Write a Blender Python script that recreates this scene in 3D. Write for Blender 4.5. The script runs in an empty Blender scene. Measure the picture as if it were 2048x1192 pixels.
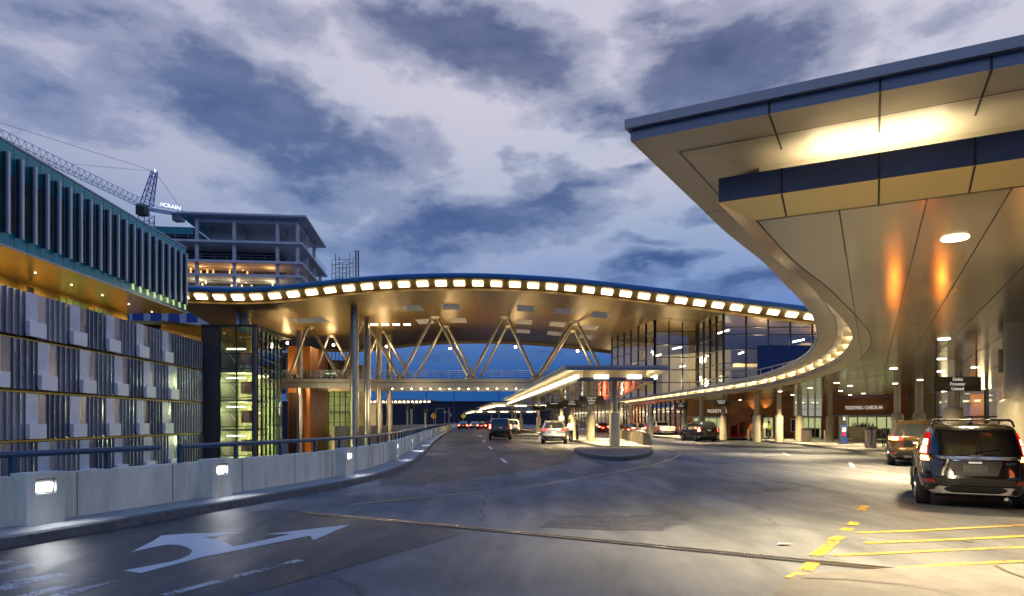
import bpy, bmesh, math, random
from math import sin, cos, pi, atan2, radians, sqrt, exp
from mathutils import Vector, Matrix
from mathutils.geometry import tessellate_polygon
random.seed(7)
SC = bpy.context.scene
COL = SC.collection

# ------------------------------------------------------------------ camera
F = 1365.0; HZ = 842.0; CH = 1.6        # focal in photo pixels, horizon row, camera height
cam_d = bpy.data.cameras.new('camera'); cam = bpy.data.objects.new('camera', cam_d); COL.objects.link(cam)
cam.location = (0, 0, CH); cam.rotation_euler = (pi/2, 0, 0)
cam_d.sensor_width = 36; cam_d.lens = 24.0; cam_d.shift_y = (HZ-596)/2048.0
cam_d.clip_start = 0.1; cam_d.clip_end = 5000
SC.camera = cam
SC.view_settings.view_transform = 'Standard'; SC.view_settings.look = 'None'
SC.view_settings.exposure = 0.0; SC.view_settings.gamma = 1
SC.cycles.use_denoising = True
SC.cycles.max_bounces = 7; SC.cycles.diffuse_bounces = 3; SC.cycles.glossy_bounces = 4
SC.cycles.transparent_max_bounces = 16
SC.cycles.sample_clamp_indirect = 6.0
SC.cycles.caustics_reflective = False; SC.cycles.caustics_refractive = False

def ss(t):
    t = max(0., min(1., t)); return t*t*(3-2*t)
def g(x, y):                            # the terminal side of the deck lies a little lower
    return -0.30*ss((y-22)/32)*ss((x-7)/9)
def px(x, y, z=None, up=0.0):           # pixel of the photo -> point on the ground (or on height z)
    Y = 40.0
    for _ in range(30):
        zz = z if z is not None else g((x-1024)/F*Y, Y)+up
        Y = 0.5*Y+0.5*max(1., min(600., (CH-zz)*F/(y-HZ)))
    return Vector(((x-1024)/F*Y, Y, zz))
def at(x, y, Y):                        # pixel + distance -> point
    return Vector(((x-1024)/F*Y, Y, CH+(HZ-y)*Y/F))

# ------------------------------------------------------------------ world: dusk sky with broken cloud
W = bpy.data.worlds.new('World'); SC.world = W; W.use_nodes = True
nt = W.node_tree; nt.nodes.clear()
class NB:
    def __init__(s, nt): s.nt = nt
    def n(s, t, **k):
        o = s.nt.nodes.new(t)
        for a, b in k.items(): setattr(o, a, b)
        return o
    def link(s, a, b): s.nt.links.new(a, b)
    def put(s, sock, v):
        if isinstance(v, bpy.types.NodeSocket): s.nt.links.new(v, sock)
        else: sock.default_value = v
    def m(s, op, a, b=None, c=None, clamp=False):
        o = s.n('ShaderNodeMath', operation=op); o.use_clamp = clamp
        s.put(o.inputs[0], a)
        if b is not None: s.put(o.inputs[1], b)
        if c is not None: s.put(o.inputs[2], c)
        return o.outputs[0]
    def mix(s, f, a, b, mode='MIX'):
        o = s.n('ShaderNodeMix', data_type='RGBA', blend_type=mode)
        s.put(o.inputs[0], f); s.put(o.inputs[6], a); s.put(o.inputs[7], b)
        return o.outputs[2]
    def noise(s, vec, scale, detail=4, rough=.5, dist=0.):
        o = s.n('ShaderNodeTexNoise'); s.link(vec, o.inputs['Vector'])
        o.inputs['Scale'].default_value = scale; o.inputs['Detail'].default_value = detail
        o.inputs['Roughness'].default_value = rough; o.inputs['Distortion'].default_value = dist
        return o.outputs[0]
    def ramp(s, f, stops, interp='LINEAR'):
        o = s.n('ShaderNodeValToRGB'); s.link(f, o.inputs[0]); r = o.color_ramp; r.interpolation = interp
        while len(r.elements) < len(stops): r.elements.new(.5)
        for e, (p, c) in zip(r.elements, stops):
            e.position = p; e.color = (c, c, c, 1) if not isinstance(c, tuple) else (*c[:3], 1)
        return o.outputs[0]
b = NB(nt)
tc = b.n('ShaderNodeTexCoord'); sep = b.n('ShaderNodeSeparateXYZ'); b.link(tc.outputs['Generated'], sep.inputs[0])
ay = b.m('ABSOLUTE', sep.outputs[1])
az = b.m('ARCTAN2', sep.outputs[0], ay); el = b.m('ARCSINE', sep.outputs[2])
comb = b.n('ShaderNodeCombineXYZ'); b.link(az, comb.inputs[0]); b.link(el, comb.inputs[1])
AE = comb.outputs[0]
# noise space: wider than tall, tilted like the cloud streets
mp = b.n('ShaderNodeMapping'); b.link(AE, mp.inputs[0]); mp.inputs['Scale'].default_value = (1.0, 2.1, 1.0)
mp.inputs['Rotation'].default_value = (0, 0, radians(-10))
NS = mp.outputs[0]
wn = b.n('ShaderNodeTexNoise'); b.link(NS, wn.inputs['Vector']); wn.inputs['Scale'].default_value = 7; wn.inputs['Detail'].default_value = 6
wv = b.n('ShaderNodeVectorMath', operation='SUBTRACT'); b.link(wn.outputs['Color'], wv.inputs[0]); wv.inputs[1].default_value = (.5, .5, .5)
ws = b.n('ShaderNodeVectorMath', operation='SCALE'); b.link(wv.outputs[0], ws.inputs[0]); ws.inputs['Scale'].default_value = 0.13
wa = b.n('ShaderNodeVectorMath', operation='ADD'); b.link(AE, wa.inputs[0]); b.link(ws.outputs[0], wa.inputs[1])
AEW = wa.outputs[0]
blobs = [  # photo px, py, half width, half height, weight, tilt deg
 (930, 85, 250, 95, 1.0, -8), (1080, 130, 130, 60, .8, -14), (800, 30, 120, 70, .6, 0),
 (1440, 130, 190, 110, 1.0, 6), (1560, 110, 140, 80, .7, -6), (1200, 215, 170, 50, .75, 4), (1340, 20, 140, 40, .6, 0),
 (520, 240, 300, 85, 1.0, -14), (700, 290, 190, 70, .8, -10), (620, 370, 190, 60, .6, -8), (330, 190, 200, 70, .6, 0),
 (950, 450, 250, 60, 1.0, 10), (1100, 385, 170, 40, .8, 8), (860, 500, 150, 40, .7, 0), (1210, 372, 60, 26, .5, 0),
 (180, 40, 330, 75, .55, 0), (560, 40, 180, 60, .4, -20), (100, 210, 200, 60, .55, 0),
 (1330, 520, 110, 22, .8, 0), (1280, 480, 70, 15, .5, 0), (1290, 322, 50, 18, .6, 0), (1370, 410, 50, 14, .5, 0),
 (1500, 578, 170, 24, .8, 0), (1200, 550, 200, 18, .6, 0), (860, 715, 120, 18, .5, 0), (1080, 700, 100, 16, .5, 0), (960, 745, 90, 8, .4, 0),
 (640, 480, 120, 26, .5, -8), (1900, 40, 150, 40, .4, 0)]
acc = None
for (bx, by, hw, hh, wt, tl) in blobs:
    a0 = atan2(bx-1024, F); e0 = atan2(HZ-by, sqrt(F*F+(bx-1024)**2))
    m1 = b.n('ShaderNodeMapping', vector_type='TEXTURE'); b.link(AEW, m1.inputs[0])
    m1.inputs['Location'].default_value = (a0, e0, 0); m1.inputs['Rotation'].default_value = (0, 0, radians(tl))
    m1.inputs['Scale'].default_value = (hw/F*1.1*cos(a0), hh/F*cos(e0)**2*1.25, 1)
    ln = b.n('ShaderNodeVectorMath', operation='LENGTH'); b.link(m1.outputs[0], ln.inputs[0])
    v = b.m('SUBTRACT', 1.35, ln.outputs['Value']); v = b.m('MULTIPLY', b.m('MAXIMUM', v, 0.0), wt)
    acc = v if acc is None else b.m('MAXIMUM', acc, v)
n1 = b.noise(NS, 5.5, 9, .62, .3)
n2 = b.noise(NS, 18, 8, .6)
dens = b.m('ADD', b.m('MULTIPLY', acc, 1.05), b.m('MULTIPLY', b.m('SUBTRACT', n1, .5), 1.05))
n5 = b.noise(NS, 48, 6, .65)
dens = b.m('ADD', dens, b.m('MULTIPLY', b.m('SUBTRACT', n2, .5), .5)); dens = b.m('ADD', dens, b.m('MULTIPLY', b.m('SUBTRACT', n5, .5), .22))
cover = b.ramp(dens, [(.16, 0.), (.50, .62), (.90, 1.)], 'EASE')
elr = b.m('DIVIDE', el, pi/2)
sky = b.ramp(elr, [(0, (.012, .085, .28)), (.04, (.018, .10, .33)), (.09, (.12, .23, .55)), (.13, (.22, .33, .58)), (.20, (.42, .49, .64)), (.28, (.58, .59, .71)), (.37, (.56, .57, .70)), (.47, (.09, .26, .68)), (.8, (.03, .21, .70))])
n3 = b.noise(NS, 3.2, 5, .55)
warm = b.ramp(n3, [(.35, 0.), (.65, .55)])
sky = b.mix(b.m('MULTIPLY', warm, b.ramp(elr, [(.1, 0.), (.22, 1.), (.36, 1.), (.45, 0.)])), sky, (.66, .60, .70, 1))
cdark = b.ramp(elr, [(0, (.01, .05, .17)), (.08, (.028, .085, .27)), (.2, (.035, .085, .24)), (.3, (.05, .085, .21)), (.38, (.05, .085, .21)), (.5, (.02, .10, .32))])
clite = b.ramp(elr, [(0, (.02, .09, .27)), (.08, (.10, .19, .42)), (.2, (.18, .25, .44)), (.3, (.24, .28, .43)), (.38, (.24, .28, .43)), (.5, (.03, .15, .45))])
core = b.ramp(b.m('ADD', dens, b.m('MULTIPLY', b.m('SUBTRACT', n2, .5), 1.1)), [(.30, 0.), (1.25, 1.)])
cdark = b.mix(b.ramp(b.noise(NS, 9, 7, .6), [(.35, 0.), (.7, .5)]), cdark, clite)
cl = b.mix(core, clite, cdark)
fin = b.mix(b.m('MULTIPLY', cover, .93), sky, cl)
# broad lighter haze top-left
n4 = b.noise(NS, 2.0, 4, .5)
fin = b.mix(b.ramp(n4, [(.5, 0.), (.8, .12)]), fin, b.ramp(elr, [(.36, (.22, .27, .45)), (.48, (.03, .11, .45))]))
westd = b.ramp(b.m('ADD', b.m('MULTIPLY', az, -1.0), b.m('MULTIPLY', el, -.35)), [(.0, 0.), (.5, .62)])
fin = b.mix(westd, fin, b.mix(.55, fin, (.10, .19, .42, 1)))
below = b.ramp(elr, [(0., (.0, .0, .0)), (.001, (1., 1., 1.))])
low = b.m('GREATER_THAN', sep.outputs[2], -0.01)
fin = b.mix(low, (.012, .02, .05, 1), fin)
bg = b.n('ShaderNodeBackground'); b.link(fin, bg.inputs[0]); bg.inputs[1].default_value = 1.0
wo = b.n('ShaderNodeOutputWorld'); b.link(bg.outputs[0], wo.inputs[0])

# ------------------------------------------------------------------ materials
MATS = {}
def mat(name, col, rough=.5, metal=0., var=.12, vs=2.0, bump=0., bs=30., coat=0., rvar=0., rs=.6, aniso=0., emit=0., ecol=None, streak=None, spec=.5, dirt=0.):
    if name in MATS: return MATS[name]
    m = bpy.data.materials.new(name); m.use_nodes = True; MATS[name] = m
    q = NB(m.node_tree); p = m.node_tree.nodes['Principled BSDF']
    p.inputs['Metallic'].default_value = metal; p.inputs['Roughness'].default_value = rough
    p.inputs['Specular IOR Level'].default_value = spec
    if coat: p.inputs['Coat Weight'].default_value = coat; p.inputs['Coat Roughness'].default_value = .04
    t = q.n('ShaderNodeTexCoord').outputs['Object']
    if streak:
        mpn = q.n('ShaderNodeMapping'); q.link(t, mpn.inputs[0]); mpn.inputs['Scale'].default_value = streak; t2 = mpn.outputs[0]
    else: t2 = t
    c = (*col, 1)
    if var:
        f = q.ramp(q.noise(t2, vs, 6, .6), [(.3, 0.), (.7, 1.)])
        lo = tuple(x*(1-var) for x in col)+(1,); hi = tuple(min(1, x*(1+var)) for x in col)+(1,)
        cs = q.mix(f, lo, hi)
        if dirt:
            d = q.ramp(q.noise(t2, vs*.35, 8, .7), [(.45, 0.), (.7, dirt)])
            cs = q.mix(d, cs, tuple(x*.45 for x in col)+(1,))
        q.link(cs, p.inputs['Base Color'])
    else: p.inputs['Base Color'].default_value = c
    if rvar:
        r = q.ramp(q.noise(t2, rs, 5, .6), [(.3, max(.02, rough-rvar)), (.7, min(1, rough+rvar))]); q.link(r, p.inputs['Roughness'])
    if bump:
        bn = q.n('ShaderNodeBump'); bn.inputs['Strength'].default_value = bump; bn.inputs['Distance'].default_value = .02
        q.link(q.noise(t2, bs, 5, .6), bn.inputs['Height']); q.link(bn.outputs[0], p.inputs['Normal'])
    if emit:
        p.inputs['Emission Color'].default_value = (*(ecol or col), 1); p.inputs['Emission Strength'].default_value = emit
    return m
def emis(name, col, s):
    if name in MATS: return MATS[name]
    m = bpy.data.materials.new(name); m.use_nodes = True; MATS[name] = m
    t = m.node_tree; t.nodes.clear(); e = t.nodes.new('ShaderNodeEmission'); o = t.nodes.new('ShaderNodeOutputMaterial')
    e.inputs[0].default_value = (*col, 1); e.inputs[1].default_value = s; t.links.new(e.outputs[0], o.inputs[0])
    return m
def glass(name, tint, refl=.25, rough=.03):
    if name in MATS: return MATS[name]
    m = bpy.data.materials.new(name); m.use_nodes = True; MATS[name] = m
    q = NB(m.node_tree); m.node_tree.nodes.clear()
    tr = q.n('ShaderNodeBsdfTransparent'); tr.inputs[0].default_value = (*tint, 1)
    gl = q.n('ShaderNodeBsdfGlossy'); gl.inputs['Roughness'].default_value = rough; gl.inputs[0].default_value = (.9, .95, 1, 1)
    lw = q.n('ShaderNodeLayerWeight'); lw.inputs[0].default_value = .35
    f = q.m('ADD', q.m('MULTIPLY', lw.outputs[0], .7), refl*.5, clamp=True)
    mx = q.n('ShaderNodeMixShader'); q.link(f, mx.inputs[0]); q.link(tr.outputs[0], mx.inputs[1]); q.link(gl.outputs[0], mx.inputs[2])
    o = q.n('ShaderNodeOutputMaterial'); q.link(mx.outputs[0], o.inputs[0])
    return m
WARM = (1., .72, .36)
M_conc = mat('parapet_concrete', (.78, .80, .68), .75, var=.16, vs=2.6, bump=.2, bs=25, dirt=.75, streak=(1, 1, .28))
M_conc2 = mat('slab_concrete', (.30, .31, .33), .8, var=.12, vs=.5)
M_pave = mat('sidewalk_concrete', (.34, .33, .31), .7, var=.15, vs=2.5, bump=.2, dirt=.4)
M_kerb = mat('kerb_concrete', (.13, .125, .12), .8, var=.35, vs=9, bump=.5, bs=40, dirt=.5)
M_rail = mat('blue_rail', (.012, .055, .12), .3, var=.05)
M_steel = mat('brushed_steel', (.50, .44, .36), .28, 1., var=.08, vs=3)
M_strut = mat('strut_paint', (.40, .37, .31), .35, .6, var=.08)
M_colm = mat('column_paint', (.60, .54, .38), .42, 0, var=.06, vs=1.2)
M_dark = mat('dark_metal', (.03, .032, .036), .4, .3, var=.1)
M_black = mat('black_rubber', (.012, .012, .013), .7, var=.1)
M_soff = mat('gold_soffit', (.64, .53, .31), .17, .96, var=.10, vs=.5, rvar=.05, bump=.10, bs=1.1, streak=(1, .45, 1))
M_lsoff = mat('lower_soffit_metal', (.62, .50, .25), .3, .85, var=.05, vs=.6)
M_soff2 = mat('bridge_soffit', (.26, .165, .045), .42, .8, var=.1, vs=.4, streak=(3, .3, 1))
M_upper = mat('cream_panel', (.64, .56, .40), .4, .3, var=.04)
M_fascia = mat('grey_fascia', (.30, .32, .36), .38, .5, var=.04)
M_fascb = mat('blue_fascia', (.085, .10, .15), .32, .4, var=.06)
M_roofb = mat('blue_roof_edge', (.06, .19, .40), .35, .3, var=.1, vs=.3)
M_seam = mat('seam_shadow', (.04, .032, .02), .6, var=0)
M_wood = mat('copper_panel', (.30, .115, .035), .4, .2, var=.3, vs=.6, streak=(1, 1, 2.5))
M_teal = mat('teal_glass', (.01, .21, .26), .25, .25, var=.12, vs=.4)
M_fin = mat('fin_metal', (.52, .55, .62), .5, .2, var=.05)
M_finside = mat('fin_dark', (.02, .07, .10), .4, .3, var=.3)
M_bronze = mat('bronze_panel', (.42, .28, .07), .26, .5, var=.12, vs=.25)
M_glassd = mat('dark_glass', (.012, .016, .02), .07, 0, var=0, coat=.5)
M_brglass = mat('bronze_glass', (.08, .065, .045), .15, .2, var=.5, vs=.8)
M_white = mat('white_metal', (.88, .89, .93), .5, 0, var=.04)
M_whglass = mat('frosted_panel', (.55, .62, .76), .25, 0, var=.15, vs=.6)
M_scr = mat('screen_metal', (.33, .355, .40), .3, .35, var=.25, vs=.5, rvar=.08, streak=(1, 1, .5))
M_scrb = mat('screen_metal_darker', (.22, .24, .29), .24, .45, var=.3, vs=.6, rvar=.08, streak=(1, 1, .5)); M_scrc = mat('screen_metal_warmer', (.33, .34, .40), .2, .5, var=.3, vs=.4, rvar=.08, streak=(1, 1, .5))
M_sign = mat('sign_face', (.10, .085, .055), .35, 0, var=.05)
M_text = emis('sign_lettering', (.92, .86, .70), .8)
M_lampW = emis('lamp_white', (1, .98, .93), 30)
M_coff = emis('coffer_light', (1., .82, .52), 6.0)
M_coff2 = emis('coffer_light_dim', (1., .80, .48), 4.2); M_coff3 = emis('coffer_light_bright', (1., .85, .58), 7.5)
M_trough = emis('trough_light', (1., .85, .60), 30)
M_down = emis('downlight', (1., .88, .66), 14)
M_spot = emis('spot_bulb', (1., .85, .6), 60)
M_red = emis('tail_red', (1., .05, .03), 4.0)
M_redc = emis('tail_red_core', (1., .16, .07), 28.0)
M_lens = emis('tail_lens_glow', (.75, .01, .01), 1.0)
M_amber = emis('amber_light', (1., .32, .03), 130)
M_redoff = mat('red_lens', (.25, .008, .008), .15, var=0, coat=1)
M_headl = emis('head_light', (.95, .95, 1), 20)
M_gwin = glass('clear_glass', (.86, .91, .92), .34)
M_ggreen = glass('green_glass', (.60, .80, .62), .3)
M_gdark = glass('tinted_glass', (.38, .48, .55), .35)

# ------------------------------------------------------------------ mesh helpers
def tag(o, label=None, cat=None, group=None, kind=None):
    if label: o['label'] = label
    if cat: o['category'] = cat
    if group: o['group'] = group
    if kind: o['kind'] = kind
    return o
def thing(name, label, cat, loc=(0, 0, 0), rz=0., group=None):
    o = bpy.data.objects.new(name, None); o.empty_display_size = .3; COL.objects.link(o)
    o.location = loc; o.rotation_euler = (0, 0, rz); tag(o, label, cat, group); return o
class MB:
    def __init__(s): s.v = []; s.f = []
    def add(s, vs, fs):
        k = len(s.v); s.v += [tuple(v) for v in vs]; s.f += [tuple(i+k for i in f) for f in fs]; return s
    def quad(s, a, b_, c, d): return s.add([a, b_, c, d], [(0, 1, 2, 3)])
    def box(s, x0, y0, z0, x1, y1, z1):
        v = [(x0,y0,z0),(x1,y0,z0),(x1,y1,z0),(x0,y1,z0),(x0,y0,z1),(x1,y0,z1),(x1,y1,z1),(x0,y1,z1)]
        return s.add(v, [(3,2,1,0),(4,5,6,7),(0,1,5,4),(1,2,6,5),(2,3,7,6),(3,0,4,7)])
    def wall(s, p, q, z0, z1, t0, t1):     # slab along p->q (2D), offsets t0..t1 along the left normal
        d = (Vector(q[:2])-Vector(p[:2])); L = d.length; d /= L; n = Vector((-d.y, d.x))
        v = []
        for z in (z0, z1):
            for (u, t) in ((0, t0), (L, t0), (L, t1), (0, t1)):
                a = Vector(p[:2])+d*u+n*t; v.append((a.x, a.y, z))
        return s.add(v, [(3,2,1,0),(4,5,6,7),(0,1,5,4),(1,2,6,5),(2,3,7,6),(3,0,4,7)])
    def tube(s, p0, p1, r, n=10, r2=None, cap=True):
        p0 = Vector(p0); p1 = Vector(p1); r2 = r if r2 is None else r2
        d = (p1-p0).normalized(); a = d.orthogonal().normalized(); c = d.cross(a)
        vs = []
        for (p, rr) in ((p0, r), (p1, r2)):
            for i in range(n):
                t = 2*pi*i/n; vs.append(p+a*cos(t)*rr+c*sin(t)*rr)
        fs = [(i, (i+1) % n, n+(i+1) % n, n+i) for i in range(n)]
        if cap: fs += [tuple(range(n))[::-1], tuple(range(n, 2*n))]
        return s.add(vs, fs)
    def lathe(s, c, prof, n=20):
        vs = []; fs = []
        for (r, z) in prof:
            for i in range(n):
                t = 2*pi*i/n; vs.append((c[0]+r*cos(t), c[1]+r*sin(t), c[2]+z))
        for k in range(len(prof)-1):
            for i in range(n):
                fs.append((k*n+i, k*n+(i+1) % n, (k+1)*n+(i+1) % n, (k+1)*n+i))
        fs.append(tuple(range(n))[::-1]); fs.append(tuple(range((len(prof)-1)*n, len(prof)*n)))
        return s.add(vs, fs)
    def prism(s, poly, z0, z1):            # poly of 2D points, CCW
        n = len(poly); tri = tessellate_polygon([[Vector((p[0], p[1], 0)) for p in poly]])
        za = z0 if callable(z0) else (lambda x, y: z0); zb = z1 if callable(z1) else (lambda x, y: z1)
        vs = [(p[0], p[1], za(p[0], p[1])) for p in poly]+[(p[0], p[1], zb(p[0], p[1])) for p in poly]
        fs = [tuple(t)[::-1] for t in tri]+[tuple(i+n for i in t) for t in tri]
        fs += [(i, (i+1) % n, n+(i+1) % n, n+i) for i in range(n)]
        return s.add(vs, fs)
    def sheet(s, poly, z):
        tri = tessellate_polygon([[Vector((p[0], p[1], 0)) for p in poly]])
        zf = z if callable(z) else (lambda x, y: z)
        return s.add([(p[0], p[1], zf(p[0], p[1])) for p in poly], [tuple(t) for t in tri])
    def build(s, name, material, parent=None, smooth=False, local=False, fix=True):
        me = bpy.data.meshes.new(name)
        off = Vector((0, 0, 0)) if (parent is None or local) else world_loc(parent)
        me.from_pydata([(v[0]-off.x, v[1]-off.y, v[2]-off.z) for v in s.v], [], s.f); me.update()
        if fix:
            bm = bmesh.new(); bm.from_mesh(me); bmesh.ops.recalc_face_normals(bm, faces=bm.faces); bm.to_mesh(me); bm.free()
        if smooth:
            me.polygons.foreach_set('use_smooth', [True]*len(me.polygons)); me.set_sharp_from_angle(angle=radians(38))
        o = bpy.data.objects.new(name, me); COL.objects.link(o)
        if isinstance(material, (list, tuple)):
            for m_ in material: me.materials.append(m_)
        else: me.materials.append(material)
        if parent: o.parent = parent
        return o
def world_loc(o):
    l = Vector((0, 0, 0))
    while o: l += Vector(o.location); o = o.parent
    return l
def cr(pts, n=8):                          # Catmull-Rom through 2D points
    P = [Vector(p) for p in pts]; P = [P[0]*2-P[1]]+P+[P[-1]*2-P[-2]]; out = []
    for i in range(1, len(P)-2):
        for k in range(n):
            t = k/n; a, b_, c, d = P[i-1:i+3]
            out.append(.5*((2*b_)+(c-a)*t+(2*a-5*b_+4*c-d)*t*t+(3*b_-a-3*c+d)*t**3))
    out.append(P[-2]); return out
def resample(P, step):
    out = [P[0]]; acc = 0
    for a, c in zip(P, P[1:]):
        L = (c-a).length
        while acc+L >= step:
            t = (step-acc)/L; a = a.lerp(c, t); out.append(a.copy()); L = (c-a).length; acc = 0
        acc += L
    return out
def normals(P, side=1):
    N = []
    for i in range(len(P)):
        d = (P[min(i+1, len(P)-1)]-P[max(i-1, 0)]).normalized(); N.append(Vector((d.y, -d.x))*side)
    return N
def text(name, body, size, material, parent, loc, rot, align='CENTER', extr=.01, sx=1., local=True, space=1.):
    cu = bpy.data.curves.new(name, 'FONT'); cu.body = body; cu.size = size; cu.align_x = align; cu.extrude = extr
    cu.space_line = .92; cu.space_character = space; cu.offset = size*.002
    t = bpy.data.objects.new('tmp', cu); COL.objects.link(t)
    me = bpy.data.meshes.new_from_object(t.evaluated_get(bpy.context.evaluated_depsgraph_get()))
    bpy.data.objects.remove(t)
    R = Matrix.Translation(loc) @ Matrix.Rotation(rot, 4, 'Z') @ Matrix.Rotation(pi/2, 4, 'X') @ Matrix.Diagonal((sx, 1, 1, 1))
    me.transform(R); me.materials.clear(); me.materials.append(material)
    o = bpy.data.objects.new(name, me); COL.objects.link(o)
    if parent:
        o.parent = parent
    return o
def lamp(kind, loc, power, col=WARM, size=.3, spot=None, aim=None, blend=.6):
    l = bpy.data.lights.new('lamp_light', kind); l.energy = power; l.color = col
    if kind == 'SPOT': l.spot_size = radians(spot or 120); l.spot_blend = blend; l.shadow_soft_size = size; l.specular_factor = .12
    elif kind == 'AREA': l.size = size
    else: l.shadow_soft_size = size
    o = bpy.data.objects.new('lamp_light', l); COL.objects.link(o); o.location = loc
    if aim is not None: o.rotation_euler = (Vector(aim)-Vector(loc)).to_track_quat('-Z', 'Y').to_euler()
    return o
def copy_tree(o, parent=None):
    c = o.copy(); COL.objects.link(c); c.parent = parent
    for ch in list(o.children): copy_tree(ch, c)
    return c

# ------------------------------------------------------------------ road materials
def road_mat(name, c1, c2, rough, rv, spk=.0, bump=.25, spec=.22):
    m = bpy.data.materials.new(name); m.use_nodes = True; q = NB(m.node_tree); p = m.node_tree.nodes['Principled BSDF']
    t = q.n('ShaderNodeTexCoord').outputs['Object']
    mp_ = q.n('ShaderNodeMapping'); q.link(t, mp_.inputs[0]); mp_.inputs['Scale'].default_value = (1.6, .35, 1); mp_.inputs['Rotation'].default_value = (0, 0, radians(18))
    st = q.noise(mp_.outputs[0], .7, 8, .62, .6)
    f = q.ramp(st, [(.32, 0.), (.68, 1.)])
    c = q.mix(f, (*c1, 1), (*c2, 1))
    grain = q.ramp(q.noise(t, 55, 3, .7), [(.3, .75), (.7, 1.25)])
    c = q.mix(1., c, grain, 'MULTIPLY')
    big = q.ramp(q.noise(t, .16, 5, .55), [(.35, .60), (.65, 1.5)])
    c = q.mix(1., c, big, 'MULTIPLY')
    # tar-filled cracks
    vo = q.n('ShaderNodeTexVoronoi', feature='DISTANCE_TO_EDGE'); vo.inputs['Scale'].default_value = .16
    wq = q.n('ShaderNodeVectorMath', operation='ADD'); nn = q.n('ShaderNodeTexNoise'); nn.inputs['Scale'].default_value = .9; nn.inputs['Detail'].default_value = 5
    q.link(t, nn.inputs['Vector']); q.link(t, wq.inputs[0]); q.link(nn.outputs['Color'], wq.inputs[1]); q.link(wq.outputs[0], vo.inputs['Vector'])
    cr_ = q.ramp(vo.outputs['Distance'], [(.0, .35), (.0025, .45), (.005, 1.)])
    c = q.mix(.8, c, cr_, 'MULTIPLY')
    q.link(c, p.inputs['Base Color'])
    mp2 = q.n('ShaderNodeMapping'); q.link(t, mp2.inputs[0]); mp2.inputs['Scale'].default_value = (.9, .22, 1); mp2.inputs['Rotation'].default_value = (0, 0, radians(24))
    wet = q.noise(mp2.outputs[0], .9, 7, .6, .8)
    q.link(q.ramp(wet, [(.36, max(.06, rough-rv)), (.62, rough+rv*.5)]), p.inputs['Roughness'])
    bn = q.n('ShaderNodeBump'); bn.inputs['Strength'].default_value = bump; bn.inputs['Distance'].default_value = .006
    q.link(q.noise(t, 70, 3, .7), bn.inputs['Height']); q.link(bn.outputs[0], p.inputs['Normal'])
    p.inputs['Specular IOR Level'].default_value = spec
    return m
M_road = road_mat('road_concrete', (.075, .083, .095), (.16, .17, .185), .62, .16, bump=.12)
M_asph = road_mat('road_asphalt', (.018, .022, .03), (.042, .048, .06), .48, .17, bump=1.0, spec=.38)
M_asph2 = road_mat('far_asphalt', (.02, .024, .032), (.05, .056, .068), .55, .10, bump=.2)
def paint_mat(name, col, wear):
    m = bpy.data.materials.new(name); m.use_nodes = True; q = NB(m.node_tree); p = m.node_tree.nodes['Principled BSDF']
    t = q.n('ShaderNodeTexCoord').outputs['Object']
    p.inputs['Base Color'].default_value = (*col, 1); p.inputs['Roughness'].default_value = .5
    a = q.ramp(q.m('ADD', q.m('MULTIPLY', q.noise(t, 28, 4, .75), .5), q.m('MULTIPLY', q.noise(t, 2.2, 4, .6), .5)), [(wear-.05, 0.), (wear+.04, 1.)])
    q.link(a, p.inputs['Alpha']); return m
M_pw = paint_mat('white_road_paint', (.55, .56, .58), .34)
M_pwf = paint_mat('faded_white_paint', (.40, .42, .46), .49)
M_py = paint_mat('yellow_road_paint', (.46, .29, .03), .465)

# ------------------------------------------------------------------ ground, decks
MB().add([(-1500, -200, -7), (1500, -200, -7), (1500, 3000, -7), (-1500, 3000, -7)], [(0, 1, 2, 3)]).build('ground', mat('lower_ground', (.05, .052, .055), .8, var=.3, vs=.05))
tag(bpy.data.objects['ground'], kind='structure')
pil = [(93,1047),(445,993),(705,950),(797,920),(825,902),(842,891),(852.5,882),(863,876.6),(871,871.4),(880,867)]
PF = [px(a, c, .15) for a, c in pil]
wl = [(-9.9, -2.5), (-8.1, 4.6)]+[(p.x, p.y) for p in PF]+[(-9.7, 98), (-12.3, 141), (-16, 200)]
WL = cr([Vector(p) for p in wl], 10)                     # face line of the parapet pillars
for _ in range(14): WL = [WL[0]]+[(WL[i-1]+WL[i]*2+WL[i+1])/4 for i in range(1, len(WL)-1)]+[WL[-1]]
WN = normals(WL)                                         # points to the road (+x side)
def wx(Y):
    for a, c in zip(WL, WL[1:]):
        if a.y <= Y <= c.y: return a.x+(c.x-a.x)*(Y-a.y)/(c.y-a.y)
    return WL[0].x if Y < WL[0].y else WL[-1].x
mb = MB(); ys = [-2.5+1.5*i for i in range(72)]+[110+10*i for i in range(30)]; NX = 44
for Y in ys:
    xl = wx(Y)-.52
    for i in range(NX+1):
        X = xl+(62-xl)*i/NX; mb.v.append((X, Y, g(X, Y)))
for j in range(len(ys)-1):
    for i in range(NX): k = j*(NX+1)+i; mb.f.append((k, k+1, k+NX+2, k+NX+1))
# deck edge skirt
for j in range(len(ys)-1):
    a = mb.v[j*(NX+1)]; c = mb.v[(j+1)*(NX+1)]; mb.quad(a, c, (c[0], c[1], -1.4), (a[0], a[1], -1.4))
tag(mb.build('road', M_road, smooth=True, fix=False), kind='structure')
tree_piers = MB()
def dense(poly, step=2.0):
    out = []
    for a, c in zip(poly, poly[1:]+poly[:1]):
        a = Vector(a); c = Vector(c); n = max(1, int((c-a).length/step))
        out += [tuple(a.lerp(c, i/n)) for i in range(n)]
    return out
def gsheet(poly, up, name, material, step=1.5):
    tag(MB().sheet(dense(poly, step), lambda x, y: g(x, y)+up).build(name, material), kind='structure'); return bpy.data.objects[name]
P2 = lambda a, c: tuple(px(a, c))[:2]
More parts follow.
